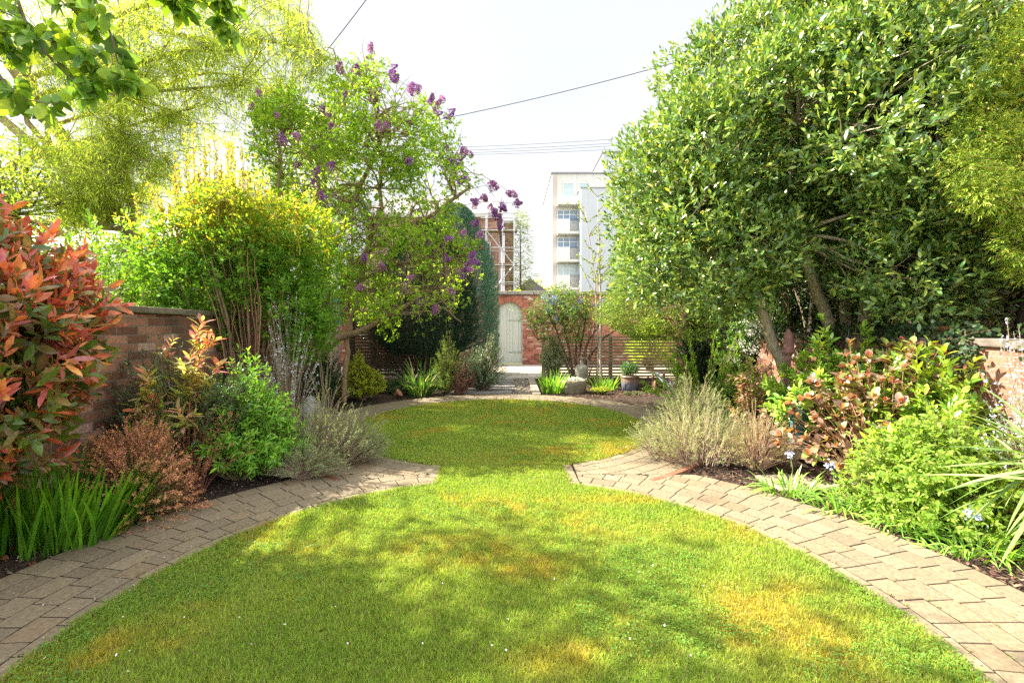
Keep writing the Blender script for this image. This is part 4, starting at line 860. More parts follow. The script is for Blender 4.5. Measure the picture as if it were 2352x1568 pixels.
g.tube([p+[0, 0, .4], p+[0, 0, .75]], .002, 4, (.3, .3, .3)); g.build('wire_cage', M_metal, bf)

# ------------------------------------------------------------------ more of the left and far beds
shrub('euonymus_bush', 'rounded golden yellow euonymus bush by the far end of the path', 'shrub', (-2.88, 8.75, 0), .50, .42, .74, 260, 14, 5, .038, .020, [((.40, .40, .03), 3), ((.28, .36, .03), 2), ((.16, .27, .04), 1)], t0=.35, tl=.04, prof=PLEAF, top=.25, bow=.25, mat=M_leaf, hj=.07)
shrub('evergreen_shrub', 'low dark green evergreen between the rosemary and golden bush', 'shrub', (-3.45, 8.3, 0), .45, .4, .85, 150, 12, 5, .045, .02, [((.04, .09, .03), 3), ((.07, .14, .04), 1)], t0=.2, tl=.05, mat=M_gloss)
straps('iris_clump', 'arching strappy leaves with pale dead tips beside the golden bush', 'plant', (-1.88, 9.35, 0), .26, .2, 90, 1.0, .032, [((.05, .11, .03), 3), ((.09, .17, .04), 2), ((.34, .29, .16), .6)], .45, .35, .45)
pt = thing('terracotta_pot', 'small terracotta pot lying tipped over by the strappy plant', 'pot', at(912, 912, 9.0)); M = np.array([[.55, 0, .83], [0, 1, 0], [-.83, 0, .55]]); p = at(906, 911, 9.0)+[0, 0, .02]
g = Geo(); g.lathe([(0, 0), (.05, 0), (.07, .10), (.082, .10), (.084, .135), (.07, .135), (.062, .1), (.045, .02), (0, .02)], p, 18, (.42, .20, .13), M); g.build('pot', M_terra, pt, True)
shrub('thread_cypress', 'feathery yellow green dwarf conifer beside the blue cypress', 'shrub', (-1.38, 9.75, 0), .42, .35, .98, 170, 22, 4, .05, .008, [((.17, .25, .035), 3), ((.26, .33, .04), 1.5), ((.09, .16, .03), 1)], t0=.2, tl=.05, ang=.7, droop=.5, prof=PLONG, mat=M_fir, top=.2, bow=.25)
shrub('barberry_bush', 'small sparse purple red barberry left of the dark hebe', 'shrub', (-1.08, 9.55, 0), .36, .25, .66, 60, 16, 4, .028, .016, [((.14, .05, .05), 2), ((.22, .07, .06), 1), ((.08, .10, .05), 1)], t0=.2, tl=.03, bark=(.2, .1, .08), top=.3)
shrub('hebe_bush', 'dense dark grey green domed hebe at the left of the gravel strip', 'shrub', (-.66, 10.0, 0), .60, .5, 1.05, 420, 14, 6, .030, .010, [((.08, .13, .07), 3), ((.13, .19, .10), 2), ((.24, .30, .14), .7)], t0=.35, tl=.05, ang=.8, top=.2, bow=.25, mat=M_gloss, hj=.08)
shrub('ground_ivy', 'dark ground ivy and ferns under the strappy plant', 'plant', (-2.35, 9.6, 0), .9, .3, .25, 160, 5, 4, .05, .035, [((.05, .10, .03), 1)], t0=.4, tl=.04)
# conifers behind: blue cypress column and dark mass
def conifer(name, label, loc, rx, ry, z0, z1, n, L, W, cols, shape=.35, k=6, mat=None, up=.9, cat='tree', tr=.1, ang=.5, tl=.12, prof=P3, outd=.5, bark=(.12, .08, .06), lump=.12, square=1., inner=.72, droop=0., rot=0.):
    r = thing(name, label, cat, loc); loc = np.array(loc); g = Geo(); g.tube([loc+[0, 0, -.1], loc+[.02, 0, (z0+z1)*.4], loc+[0, .02, z1*.92]], [tr, tr*.7, tr*.15], 8, bark)
    for q in range(46):
        a = rs.uniform(0, 2*PI); z = z0+(z1-z0)*rs.uniform(0, .9); w_ = (1-((z-z0)/(z1-z0))**(1/shape))**.5 if shape else 1
        g.tube([loc+[0, 0, z-.15], loc+[math.cos(a)*rx*w_*.85, math.sin(a)*ry*w_*.85, z+.25*up]], [.02, .005], 4, bark, False)
    g.build('trunk', M_bark, r, True)
    a = rs.uniform(0, 2*PI, n); t = rs.uniform(0, 1, n); prof_w = np.minimum(1, ((1-t)/shape)**.5)*np.minimum(1, .62+t*3.5)
    s = np.abs(np.cos(a))**square; s2 = np.abs(np.sin(a))**square; x = np.sign(np.cos(a))*s; y = np.sign(np.sin(a))*s2
    P0 = np.stack([x, y, t*3], -1); q = (inner+(1-inner)*rs.uniform(0, 1, n))*(1-lump+2*lump*fbm(P0*1.0, 2.6, 71))
    P = np.stack([x*rx*prof_w*q, y*ry*prof_w*q, z0+t*(z1-z0)], -1); 
    D = unit(np.stack([x*outd, y*outd, np.full(n, up)], -1)+rs.normal(0, .22, (n, 3))); P = P+loc
    g = Geo(); sprigs(g, P, D, k, L, W, lambda n_, t_: pal(n_, cols, .16), tl, ang, prof, .08, .25, .1, droop); g.build('crown', mat or M_fir, r, True); return r
conifer('blue_cypress', 'tall blue green conical cypress left of the arched door', (-1.62, 13.2, 0), 1.22, .9, .05, 4.85, 30000, .055, .013, [((.085, .18, .135), 3), ((.12, .24, .17), 2), ((.045, .10, .075), 1.5)], .45, 6, ang=.45, tl=.12, lump=.10, square=.75)
conifer('dark_cypress', 'black green clipped conifer in shade behind the lilac', (-2.35, 12.5, 0), 1.4, .9, .6, 4.2, 20000, .06, .014, [((.018, .045, .025), 3), ((.03, .065, .03), 1)], .5, 6, ang=.5, tl=.13)
conifer('yew_tree', 'dark yew seen through the lilac branches at the far left', (-4.8, 13.6, 0), 1.3, 1.2, 1.3, 5.2, 8000, .06, .014, [((.03, .06, .025), 3), ((.06, .10, .03), 1)], .6, 6, ang=.6, tl=.14)
# golden cypress left of the bay
conifer('golden_cypress', 'bright yellow green cypress whose bare dark trunk stands right of the slatted fence', (3.85, 9.9, 0), 1.85, 1.3, 1.12, 5.0, 24000, .07, .015, [((.15, .24, .03), 3), ((.26, .32, .04), 2), ((.08, .15, .025), 2.5)], .75, 6, up=.15, outd=1., ang=.7, tl=.16, tr=.16, droop=.4, lump=.2, bark=(.10, .05, .035))
# ceanothus + birch + small things of the far right bed
def ceanothus():
    loc = np.array([1.62, 11.3, 0]); tp = []
    for tx, ty in ((1235, 780), (1290, 740), (1330, 760), (1380, 740), (1430, 750), (1260, 720), (1350, 700)):
        tp.append([loc+[rs.normal(0, .1), 0, -.05], at(1320+(tx-1320)*.25, 830, 11.3), at(1320+(tx-1320)*.6, 775, 11.3), at(tx, ty, 11.2)])
    c, R = blobs(at(1310, 725, 11.2), (1.15, .7, .62), 60, .24, (.3, 1.))
    r = crown_tree('ceanothus_tree', 'small spreading tree with blue flower clusters before the brick wall', 'tree', loc, c, R, 2100, 6, .055, .024, [((.11, .2, .045), 3), ((.07, .14, .035), 2), ((.24, .32, .05), 1.5)], tp, tr=.038, tl=.09, lr=.014, twigs=2, inner=.4, keep=.4, mat=M_leaf, bark=(.15, .11, .08))
    for x, y in ((1212, 682), (1228, 700), (1262, 690), (1275, 683), (1292, 700), (1300, 716), (1322, 708), (1260, 712), (1385, 690), (1370, 700), (1405, 702), (1240, 690), (1335, 690), (1280, 730), (1400, 720)):
        g = Geo(); p = at(x+40*(x < 1250), y, 10.9); P = p+rs.normal(0, .04, (70, 3)); leaves(g, P, rdir(70), rdir(70), .025, .02, PROUND, pal(70, [((.20, .27, .48), 1), ((.30, .36, .55), 1)]), .2, .2); g.build('flower_cluster', M_petal, r)
ceanothus()
def birch():
    loc = np.array([2.06, 10.6, 0]); r = thing('birch_sapling', 'slender pale young birch with sparse spring leaves in front of the white flats', 'tree', loc); g = Geo()
    t = at(1372, 452, 10.6); P0 = path3(loc+[0, 0, -.05], t, 14, .03); g.tube(P0, np.linspace(.04, .006, 14), 8, (.46, .40, .33)); ls = []
    P1 = path3(loc+[-.06, .05, -.05], at(1345, 480, 10.7), 14, .03); g.tube(P1, np.linspace(.022, .005, 14), 6, (.40, .30, .24)); gl = Geo()
    for k in range(46):
        q = (P0 if k % 2 else P1)[rs.integers(5, 14)]; a = rs.uniform(0, 2*PI); L_ = rs.uniform(.35, .9)*(1.15-.25*q[2]/4)
        e = q+np.array([math.cos(a)*L_*.8, math.sin(a)*L_*.5, L_*rs.uniform(.3, 1.)]); p = path3(q, e, 9, .1); g.tube(p, np.linspace(.008, .002, 9), 3, (.2, .13, .1), False); ls.append(p)
    g.build('trunk', M_bark, r, True); Sx = np.array(ls); P, T = stem_points(Sx, 13, .15, 1); sprigs(gl, P, rdir(len(P))+[0, 0, -.4], 2, .045, .034, lambda n_, t_: pal(n_, [((.22, .30, .06), 2), ((.14, .22, .04), 1)]), .03, .8, PROUND)
    gl.build('leaves', M_thin, r, True)
    r2 = thing('dogwood_stems', 'thin bare reddish stems rising beside the birch', 'shrub', (1.75, 10.9, 0)); g = Geo(); b = np.array([1.78, 10.9, -.05])
    for k in range(16): g.tube(path3(b+[rs.normal(0, .12), rs.normal(0, .08), 0], at(rs.uniform(1240, 1420), rs.uniform(640, 760), 10.9), 9, .06), np.linspace(.012, .003, 9), 4, np.array((.26, .13, .09))*rs.uniform(.7, 1.2), False)
    g.build('stems', M_twig, r2)
birch()
shrub('variegated_shrub', 'upright cream edged variegated pittosporum at the end of the slatted fence', 'shrub', (1.02, 11.3, 0), .36, .3, 1.10, 170, 16, 5, .035, .018, [((.42, .45, .30), 2), ((.25, .33, .18), 2), ((.14, .22, .10), 1)], t0=.15, tl=.05, top=.45, bow=.3, hj=.1)
straps('daylily_clump', 'fresh green strappy clump left of the stone trough', 'plant', (.86, 9.75, 0), .24, .16, 110, .62, .026, [((.13, .28, .04), 2), ((.20, .36, .05), 1)], .35, .35, .3)
straps('daylily_clump', 'fresh green strappy clump at the foot of the birch', 'plant', (2.02, 10.0, 0), .26, .16, 70, .5, .022, [((.13, .28, .04), 2), ((.20, .36, .05), 1)], .45, .35, .3)
shrub('golden_cushion', 'low lime yellow cushion plant between trough and glazed pot', 'plant', (1.86, 9.5, -.01), .23, .12, .14, 120, 6, 4, .022, .014, [((.38, .42, .03), 2), ((.26, .36, .03), 1)], t0=.3, tl=.02, top=.5)
shrub('thyme_mat', 'sparse low thyme mat in front of the glazed pot', 'plant', (2.5, 9.35, -.01), .3, .1, .07, 90, 6, 4, .014, .007, [((.16, .22, .08), 1)], t0=.3, tl=.02, top=.5)
shrub('thyme_mat', 'small green mat beside the wooden stump in the bark', 'plant', (2.95, 9.6, -.01), .18, .1, .08, 60, 6, 4, .014, .007, [((.16, .24, .06), 1)], t0=.3, tl=.02, top=.5)
am = thing('stone_amphora', 'tall weathered stone amphora with one handle before the slatted fence', 'urn', (1.5, 10.9, 0)); p = np.array([X(1336, 10.9), 10.9, 0.0])
g = Geo(); g.lathe([(0, 0), (.075, 0), (.09, .03), (.12, .15), (.155, .27), (.165, .37), (.15, .44), (.10, .485), (.055, .505), (.048, .53), (.05, .62), (.07, .64), (.085, .648), (.085, .665), (.05, .668), (.04, .6)], p, 28, (.36, .33, .28)); g.build('body', M_stone, am, True)
g = Geo(); g.tube([p+[.05, 0, .625], p+[.12, 0, .64], p+[.155, 0, .60], p+[.15, 0, .50], p+[.135, 0, .42]], .016, 8, (.36, .33, .28)); g.build('handle', M_stone, am, True)
tg_ = thing('stone_trough', 'rough round stone trough planted with tiny white flowers', 'planter', (1.3, 9.75, 0)); p = np.array([X(1317, 9.75), 9.75, -.02])
g = Geo(); n = 40; an = np.arange(n)/n*2*PI; pr = [(.24, 0), (.265, .06), (.285, .18), (.28, .27), (.255, .29), (.23, .285), (.22, .25), (0, .25)]
v = np.concatenate([np.stack([np.cos(an)*r_, np.sin(an)*r_*.75, np.full(n, z_)], -1)*(1+.10*(fbm(np.stack([np.cos(an)*2, np.sin(an)*2, np.full(n, z_*6)], -1), 1.6, 9)-.5))[:, None] for r_, z_ in pr])+p
i = np.arange(len(pr)-1)[:, None]*n; j = np.arange(n)[None]; k = (j+1) % n; g.add(v, [np.stack([i+j, i+k, i+n+k, i+n+j], -1).reshape(-1, 4)], (.22, .19, .13)); g.build('trough', M_stone, tg_, True)
g = Geo(); P, n = p+np.stack([rs.normal(0, .1, 420), rs.normal(0, .07, 420), rs.uniform(.25, .33, 420)], -1), 420; leaves(g, P, rdir(n), rdir(n)+[0, 0, 1], .022, .02, PROUND, pal(n, [((.7, .72, .68), 2), ((.2, .3, .12), 1.5)]), .2, .2); g.build('flowers', M_petal, tg_)
bp = thing('box_ball_pot', 'round clipped box bush growing in a brown and blue glazed pot', 'potted plant', (2.6, 9.95, 0)); p = np.array([X(1447, 9.95), 9.95, 0.0])
g = Geo()
prf = [(0, 0), (.165, 0), (.185, .02), (.19, .12), (.195, .25), (.19, .29), (.205, .30), (.205, .335), (.18, .335), (.175, .28), (0, .28)]
g.lathe(prf, p, 28, (.20, .14, .11)); V = g.v[0]; zz = V[:, 2:3]-p[2]; g.c[0] = np.where(zz < .13, [[.12, .13, .19]], np.where(zz < .2, [[.2, .15, .15]], [[.22, .145, .10]])); g.build('pot', M_glaze, bp, True)
g = Geo(); P, u, i_ = on_blobs(*blobs(p+[0, 0, .48], (.13, .13, .11), 16, .09, (.5, 1.)), 1500, .5, keep=.3); sprigs(g, P, u, 5, .022, .013, lambda n_, t_: pal(n_, [((.06, .14, .03), 2), ((.10, .2, .04), 1)]), .03, .9); g.build('foliage', M_gloss, bp)
g = Geo(); g.tube([p+[0, 0, .2], p+[.01, 0, .42]], .012, 6, BARK); g.build('stem', M_bark, bp)
# stumps, pipe, spotlights in the bark
for (px, py, dd, h, rd, lab) in ((1506, 888, 9.55, .30, .045, 'short bark covered wooden stake standing in the mulch'), (1528, 878, 9.9, .42, .035, 'forked dark driftwood branch upright in the mulch'), (1497, 872, 10.1, .40, .03, 'thin broken branch stuck upright by the fence')):
    p = np.array([X(px, dd), dd, -.03]); g = Geo(); o_ = path3(p, p+[rs.normal(0, .04), 0, h], 6, .12); g.tube(o_, np.linspace(rd, rd*.75, 6), 8, (.24, .14, .08))
    if h > .35: g.tube(path3(o_[3], o_[3]+[-.14, 0, .12], 5, .1), [rd*.6, rd*.55, rd*.5, rd*.4, rd*.3], 6, (.16, .09, .06))
    tag(g.build('wooden_stake', M_bark, None, True), lab, 'stake', 'branches standing in the bark mulch')
g = Geo(); g.tube([at(1508, 857, 10.2), at(1552, 902, 9.5)], .042, 12, (.16, .19, .25)); g.tube([at(1526, 875.5, 9.92), at(1533, 882.5, 9.8)], .05, 12, (.14, .17, .22)); tag(g.build('drain_pipe', M_paint, None, True), 'grey blue pipe leaning in the mulch by the trunk', 'pipe')
for px, py, lab in ((1527, 888, 'left one of two small grey garden spotlights'), (1541, 882, 'right one of two small grey garden spotlights')):
    sp_ = thing('garden_spotlight', lab, 'spotlight', (X(px, 9.5), 9.5, 0), 'spotlights in the bark mulch'); p = at(px, py, 9.5); g = Geo(); M = np.array([[1, 0, 0], [0, .4, -.92], [0, .92, .4]])
    g.lathe([(0, 0), (.03, 0), (.042, .05), (.046, .09), (.04, .092), (.036, .07), (0, .07)], p, 14, (.42, .42, .40), M); g.build('lamp_head', M_metal, sp_, True); g = Geo(); g.tube([p+[0, .01, 0], [p[0], p[1]+.01, -.05]], .006, 5, (.2, .2, .2)); g.build('spike', M_metal, sp_)
g = Geo(); n = 16000; P = np.stack([rs.uniform(.75, 4.9, n), rs.uniform(9.1, 12.2, n), np.zeros(n)], -1); ok = (np.hypot(P[:, 0]-C2[0], P[:, 1]-C2[1]) > RO2+.03) & (P[:, 0] > .64+.05*(P[:, 1]-9.4)*0+.03); P = P[ok]
n2 = 15000; a = rs.uniform(-.9, 1.2, n2); rr = rs.uniform(RO1+.02, 3.9, n2); Q = np.stack([C1[0]+np.cos(a)*rr, C1[1]+np.sin(a)*rr, np.zeros(n2)], -1); Q = Q[(Q[:, 0] < 3.8) & (np.hypot(Q[:, 0]-C2[0], Q[:, 1]-C2[1]) > RO2+.03)]; P = np.concatenate([P, Q]); n = len(P); P[:, 2] = bed_z(P[:, 0], P[:, 1])+.006
leaves(g, P, rdir(n)*[1, 1, .35], rs.normal(0, .45, (n, 3))+[0, 0, 1], rs.uniform(.015, .05, n), rs.uniform(.006, .018, n), [(0, .6), (.5, 1), (1, .5)], pal(n, [((.11, .06, .04), 3), ((.2, .12, .08), 2), ((.05, .035, .03), 2)], .3), .25, .3); tag(g.build('bark_mulch', M_chip), 'brown chipped bark spread over the right hand beds', 'mulch', kind='stuff')
g = Geo(); n = 6000; a = rs.uniform(2., 3.9, n); rr = rs.uniform(RO1+.02, 3.6, n); P = np.stack([C1[0]+np.cos(a)*rr, C1[1]+np.sin(a)*rr, np.zeros(n)], -1); P[:, 2] = bed_z(P[:, 0], P[:, 1])+.005
leaves(g, P, rdir(n), rdir(n)+[0, 0, .6], rs.uniform(.004, .022, n), rs.uniform(.004, .014, n), [(0, .5), (.5, 1), (1, .5)], pal(n, [((.06, .045, .035), 4), ((.13, .10, .08), 2), ((.5, .5, .48), .45)], .3), .4, .5); tag(g.build('soil_crumbs', M_chip), 'crumbs of soil and grit on the left bed', 'soil crumbs', kind='stuff')
# fallen photinia leaves
fl = [(40, 1268, 1), (105, 1258, 0), (170, 1262, 2), (75, 1302, 0), (30, 1322, 2), (200, 1228, 1), (235, 1235, 2), (120, 1245, 1), (245, 1205, 1), (270, 1218, 0), (60, 1240, 2), (215, 1213, 1), (290, 1190, 0), (20, 1290, 0), (150, 1240, 1)]
for k, (px, py, ci) in enumerate(fl):
    dd = FPX*1.47/(py-CY0); c = [((.42, .16, .08)), ((.48, .03, .02)), ((.46, .22, .13))][ci]; p = np.array([X(px, dd), dd, 0.]); p[2] = bed_z(p[0:1], p[1:2])[0]+.018
    g = Geo(); leaves(g, p[None], np.array([[rs.normal(0, 1), rs.normal(0, .4), .08]]), np.array([[rs.normal(0, .3), rs.normal(0, .3)-.15, 1.]]), .095, .034, PLEAF, c, .25, .35)
    o = g.build('fallen_leaf', M_red, None, True); tag(o, ['dry orange brown fallen leaf on the soil at the lower left', 'bright red fallen leaf on the soil at the lower left', 'pale pinkish tan fallen leaf on the soil at the lower left'][ci], 'leaf', 'leaves fallen below the photinia')
# white petals scattered on the lawn and path
pm = None
for k in range(46):
    if k < 12: px, py = rs.uniform(10, 330), rs.uniform(1330, 1560)
    else: px, py = rs.uniform(250, 1900), 1130+430*rs.uniform(0, 1)**.8
    dd = FPX*CAM_H/(py-CY0); x = X(px, dd); zz = .034 if in_lawn(np.array([x]), np.array([dd]))[0] else .006
    if pm is None:
        g = Geo(); leaves(g, np.zeros((1, 3)), np.array([[1., 0, .1]]), np.array([[0, 0, 1.]]), .014, .011, PROUND, (.75, .75, .72), -.3, .3); pm = g.build('fallen_petal', M_petal, None, True); o = pm
    else: o = pm.copy(); C.objects.link(o)
    o.location = (x, dd, zz); o.rotation_euler = (rs.normal(0, .4), rs.normal(0, .4), rs.uniform(0, 6.3)); o.scale = (rs.uniform(.4, 1.),)*3
    tag(o, 'tiny white petal fallen on the grass or block path', 'petal', 'white petals scattered over lawn and path')

# ------------------------------------------------------------------ right hand bed
shrub('lavender_bush', 'big grey green woody lavender leaning over the right path', 'shrub', (2.05, 4.95, 0), .80, .5, .46, 620, 13, 4, .021, .005, [((.28, .33, .15), 3), ((.36, .40, .18), 2), ((.22, .24, .13), 1)], t0=.5, tl=.035, ang=.6, bark=(.36, .26, .18), r0=.004, r1=.0012, top=.35, bow=.5, base=.62, hj=.3)
shrub('lavender_bush', 'pale green lavender behind the big one near the dark trunk', 'shrub', (2.25, 5.7, 0), .62, .4, .62, 420, 13, 4, .021, .006, [((.34, .42, .16), 3), ((.26, .33, .13), 2)], t0=.45, tl=.035, ang=.6, bark=(.34, .26, .18), r0=.004, r1=.0012, top=.3, bow=.3)
shrub('dry_twiggy_plant', 'brown twiggy dry stems at the point of the right bed', 'shrub', (2.45, 4.55, 0), .42, .26, .50, 340, 7, 3, .018, .005, [((.34, .28, .14), 2), ((.24, .3, .12), 1)], t0=.6, tl=.03, ang=.7, bark=(.38, .25, .17), r0=.004, r1=.0013, top=.3, bow=.35)
shrub('spring_shrub', 'thin open shrub with fresh green leaves by the dark cypress trunk', 'shrub', (3.1, 7.4, 0), .95, .5, 1.25, 46, 18, 5, .055, .022, [((.18, .34, .03), 2), ((.26, .42, .04), 2)], t0=.3, tl=.06, prof=PLEAF, bark=(.25, .18, .1), r0=.009, r1=.003, top=.3, mat=M_thin)
r = shrub('viburnum_bush', 'evergreen with white flower clusters in the shade of the bay', 'shrub', (4.25, 7.9, 0), .75, .5, 1.75, 170, 14, 6, .06, .027, [((.07, .15, .03), 3), ((.13, .24, .04), 2)], t0=.25, tl=.07, prof=PLEAF, mat=M_gloss, top=.5)
g = Geo(); P = np.array([X(1738, 7.4), 7.45, 1.1])+rs.normal(0, 1, (40, 3))*[.25, .12, .32]; P = np.repeat(P, 40, 0)+rs.normal(0, .035, (1600, 3)); leaves(g, P, rdir(1600), rdir(1600), .016, .014, PROUND, pal(1600, [((.7, .72, .62), 3), ((.4, .45, .3), 1)], .1), .2, .2); g.build('flowers', M_petal, r)
shrub('ivy_mass', 'dark ivy and evergreen undergrowth below the golden cypress', 'shrub', (4.3, 9.6, 0), .9, .6, 1.35, 210, 14, 5, .06, .045, [((.025, .06, .02), 3), ((.05, .10, .03), 1)], t0=.1, tl=.07, prof=PLEAF, mat=M_gloss, top=.6)
shrub('shade_shrub', 'mixed mid green foliage around the base of the bay stems', 'shrub', (3.45, 6.6, 0), .75, .4, .6, 120, 14, 5, .06, .024, [((.10, .2, .03), 3), ((.2, .30, .04), 2)], t0=.2, tl=.06, prof=PLEAF, top=.4)
shrub('pieris_shrub', 'pinkish bronze drooping young leaves left of the bronze hydrangea', 'shrub', (2.95, 5.5, 0), .36, .3, .85, 22, 6, 6, .095, .028, [((.34, .20, .13), 2), ((.26, .26, .08), 2), ((.42, .24, .18), 1)], t0=.5, tl=.07, prof=PLEAF, top=.5, droop=.4, bark=(.25, .15, .1))
# bronze leaved hydrangea
def hydrangea():
    loc = (3.42, 4.25, 0); r = thing('hydrangea_bush', 'hydrangea with oval bronze and copper leaves on many tan stems', 'shrub', loc); n = 165
    S = stems((0, 0, 0), .88, .5, 1.16, n, top=.28, bow=.2, m=9, base=.3)+np.array(loc); g = Geo(); stem_tubes(g, S, .007, .0035, pal(n, [((.40, .24, .13), 1), ((.32, .2, .12), 1)], .15), 5); g.build('stems', M_twig, r)
    P, T = S[:, -1], unit(S[:, -1]-S[:, -2]); P2, T2 = stem_points(S, 3, .55, .95); g = Geo()
    Dt = unit(T+rs.normal(0, .25, T.shape)+[0, 0, .5])
    sprigs(g, P, Dt, 3, .055, .034, lambda n_, t: pal(n_, [((.55, .17, .03), 2), ((.36, .07, .04), 1.5), ((.3, .2, .08), 1)], .15), .03, .45, PLEAF, .1, .3, .1, r=rs)
    sprigs(g, P, Dt, 5, .095, .064, lambda n_, t: pal(n_, [((.22, .155, .095), 3), ((.27, .23, .16), 2), ((.19, .25, .07), 2.2), ((.14, .08, .05), 1.2)], .15), .02, 1.0, [(0, .3), (.25, .8), (.55, 1), (.85, .6), (1, 0)], .18, .3, .4)
    sprigs(g, P2, unit(T2+[0, 0, .3]), 3, .075, .048, lambda n_, t: pal(n_, [((.22, .28, .06), 2), ((.26, .15, .10), 2.5), ((.36, .22, .14), 1)], .15), .03, 1.1, [(0, .3), (.25, .8), (.55, 1), (.85, .6), (1, 0)], .18, .3, .5)
    g.build('foliage', M_red, r, True)
hydrangea()
shrub('aucuba_bush', 'bright spotted laurel with broad green leaves before the right wall', 'shrub', (3.45, 4.85, 0), .75, .5, 1.1, 120, 6, 7, .105, .040, [((.20, .34, .04), 3), ((.34, .42, .05), 2), ((.12, .24, .03), 2)], t0=.4, tl=.09, prof=PLEAF, top=.55, up=.5, mat=M_gloss, curl=.25)
shrub('aucuba_bush', 'second spotted laurel nearer the right edge of the picture', 'shrub', (3.6, 3.85, 0), .55, .5, .98, 120, 6, 7, .10, .038, [((.22, .36, .04), 3), ((.34, .42, .05), 2), ((.13, .25, .03), 2)], t0=.4, tl=.09, prof=PLEAF, top=.5, up=.5, mat=M_gloss, curl=.25)
shrub('valerian_mass', 'dense lime green leafy mass at the right edge', 'plant', (3.22, 3.42, 0), .66, .62, .62, 760, 9, 5, .045, .018, [((.25, .37, .06), 3), ((.18, .30, .04), 2.5), ((.34, .44, .10), 1.2)], t0=.3, tl=.05, prof=PLEAF, top=.1, bow=.2, up=.6, mat=M_thin, curl=.35, hj=.08)
for k, (x, y, L_, n_, lab) in enumerate(((2.42, 3.98, .34, 46, 'first bluebell clump, at the narrow end of the right path edge'), (2.62, 3.62, .34, 52, 'second bluebell clump from the far end of the right path edge'), (2.86, 3.28, .36, 60, 'third bluebell clump, beside the lime green mass'), (3.0, 2.92, .36, 60, 'nearest bluebell clump by the right edge of the path'))):
    r = straps('bluebell_clump', lab+', glossy arching leaves', 'plant', (x, y, -.02), .22, .14, n_*2, L_, .016, [((.15, .30, .05), 2), ((.22, .40, .06), 2), ((.32, .46, .10), 1)], .9, .5, .5, mat=M_gloss, group='bluebell clumps along the right path edge')
    for q in range(1):
        g = Geo(); b = np.array([x+rs.normal(0, .1), y+rs.normal(0, .08), 0]); t = b+[rs.normal(0, .05), rs.normal(0, .05), rs.uniform(.26, .38)]; g.tube(path3(b, t, 6, .08), .003, 4, (.2, .3, .1), False); P = t+rs.normal(0, .018, (26, 3)); leaves(g, P, rdir(26)+[0, 0, -.6], rdir(26), .022, .012, PROUND, pal(26, [((.34, .40, .62), 1), ((.5, .54, .7), 1)]), .2, .2); g.build('flower_spike', M_petal, r)
# yucca + rosemary at the right edge
yc = thing('yucca_plant', 'spiky yucca with long stiff striped leaves at the right edge', 'plant', (3.12, 2.62, 0)); g = Geo(); n = 120; P = np.array([[3.14, 2.6, .62]])+rs.normal(0, .03, (n, 3))+np.stack([np.zeros(n), np.zeros(n), rs.uniform(-.12, .1, n)], -1); u = rdir(n); u[:, 2] = u[:, 2]*.8+.1; u[:, 1] *= .8
leaves(g, P, u, rs.normal(0, .15, (n, 3))+[0, 0, 1], rs.uniform(.42, .64, n), .030, [(0, .5), (.2, .9), (.5, 1), (.8, .6), (1, .02)], pal(n, [((.17, .27, .08), 3), ((.28, .34, .14), 1.5), ((.10, .18, .05), 1.5)], .12), .08, .25, .05); g.build('leaves', M_gloss, yc, True)
g = Geo(); g.tube([[3.14, 2.6, -.05], [3.16, 2.6, .3], [3.14, 2.6, .66]], [.06, .05, .05], 9, (.22, .16, .1)); g.build('trunk', M_bark, yc, True)
rosemary('rosemary with pale blue flowers behind the yucca at the right edge', (3.52, 3.05, 0), .3, .3, 1.22, 60, 16, fcol=(.55, .58, .72))
# obelisk, lantern on its low table
ob = thing('garden_obelisk', 'rusty iron finial obelisk standing among the shrubs before the bay stem', 'ornament', (X(1811, 5.3), 5.3, 0)); p = np.array([X(1811, 5.3), 5.3, 0])
g = Geo(); g.lathe([(0, 1.40), (.012, 1.40), (.02, 1.38), (.045, 1.34), (.05, 1.30), (.055, 1.18), (.07, 1.14), (.066, 1.12), (.03, 1.10), (.03, 1.07), (.045, 1.05), (.03, 1.03), (.02, .98)], p, 12, (.20, .10, .085)); g.build('finial', M_terra, ob, True)
g = Geo()
for k in range(4): a = k*PI/2+.4; g.tube([p+[math.cos(a)*.02, math.sin(a)*.02, 1.0], p+[math.cos(a)*.03, math.sin(a)*.03, .85], p+[math.cos(a)*.09, math.sin(a)*.09, 0]], .011, 5, (.2, .1, .08))
g.build('leg', M_terra, ob)
ln = thing('lantern', 'turquoise pierced metal lantern standing on the small wooden table', 'lantern', (X(1832, 4.75), 4.75, .21)); p = np.array([X(1832, 4.75), 4.75, .215])
g = Geo(); g.lathe([(0, 0), (.085, 0), (.085, .03), (.07, .035), (.07, .32), (.085, .325), (.085, .345), (.05, .40), (.02, .42), (0, .42)], p, 8, (.05, .15, .16)); g.build('body', M_paint, ln)
g = Geo(); M0 = p+[0, 0, 0]
for z in np.linspace(.07, .29, 6):
    for k in range(16): a = k*PI/8+z*9; c = p+[math.cos(a)*.072, math.sin(a)*.072, z]; g.lathe([(0, 0), (.009, .001), (0, .002)], c, 6, (.02, .06, .07), np.array([[-math.sin(a), 0, math.cos(a)], [math.cos(a), 0, math.sin(a)], [0, 1, 0]]))
g.build('piercing', M_paint, ln)
g = Geo(); g.tube([p+[math.cos(t)*.05, 0, .40+math.sin(t)*.07] for t in np.linspace(0, PI, 9)], .004, 5, (.1, .25, .27)); g.build('handle', M_metal, ln)
tbl = thing('wooden_table', 'low weathered wooden table under the turquoise lantern', 'table', (X(1842, 4.75), 4.75, 0)); cx = X(1842, 4.75); g = Geo()
for k in range(4): g.box(cx-.2, cx+.2, 4.58+k*.088, 4.66+k*.088, .175, .205, (.24, .18, .12))
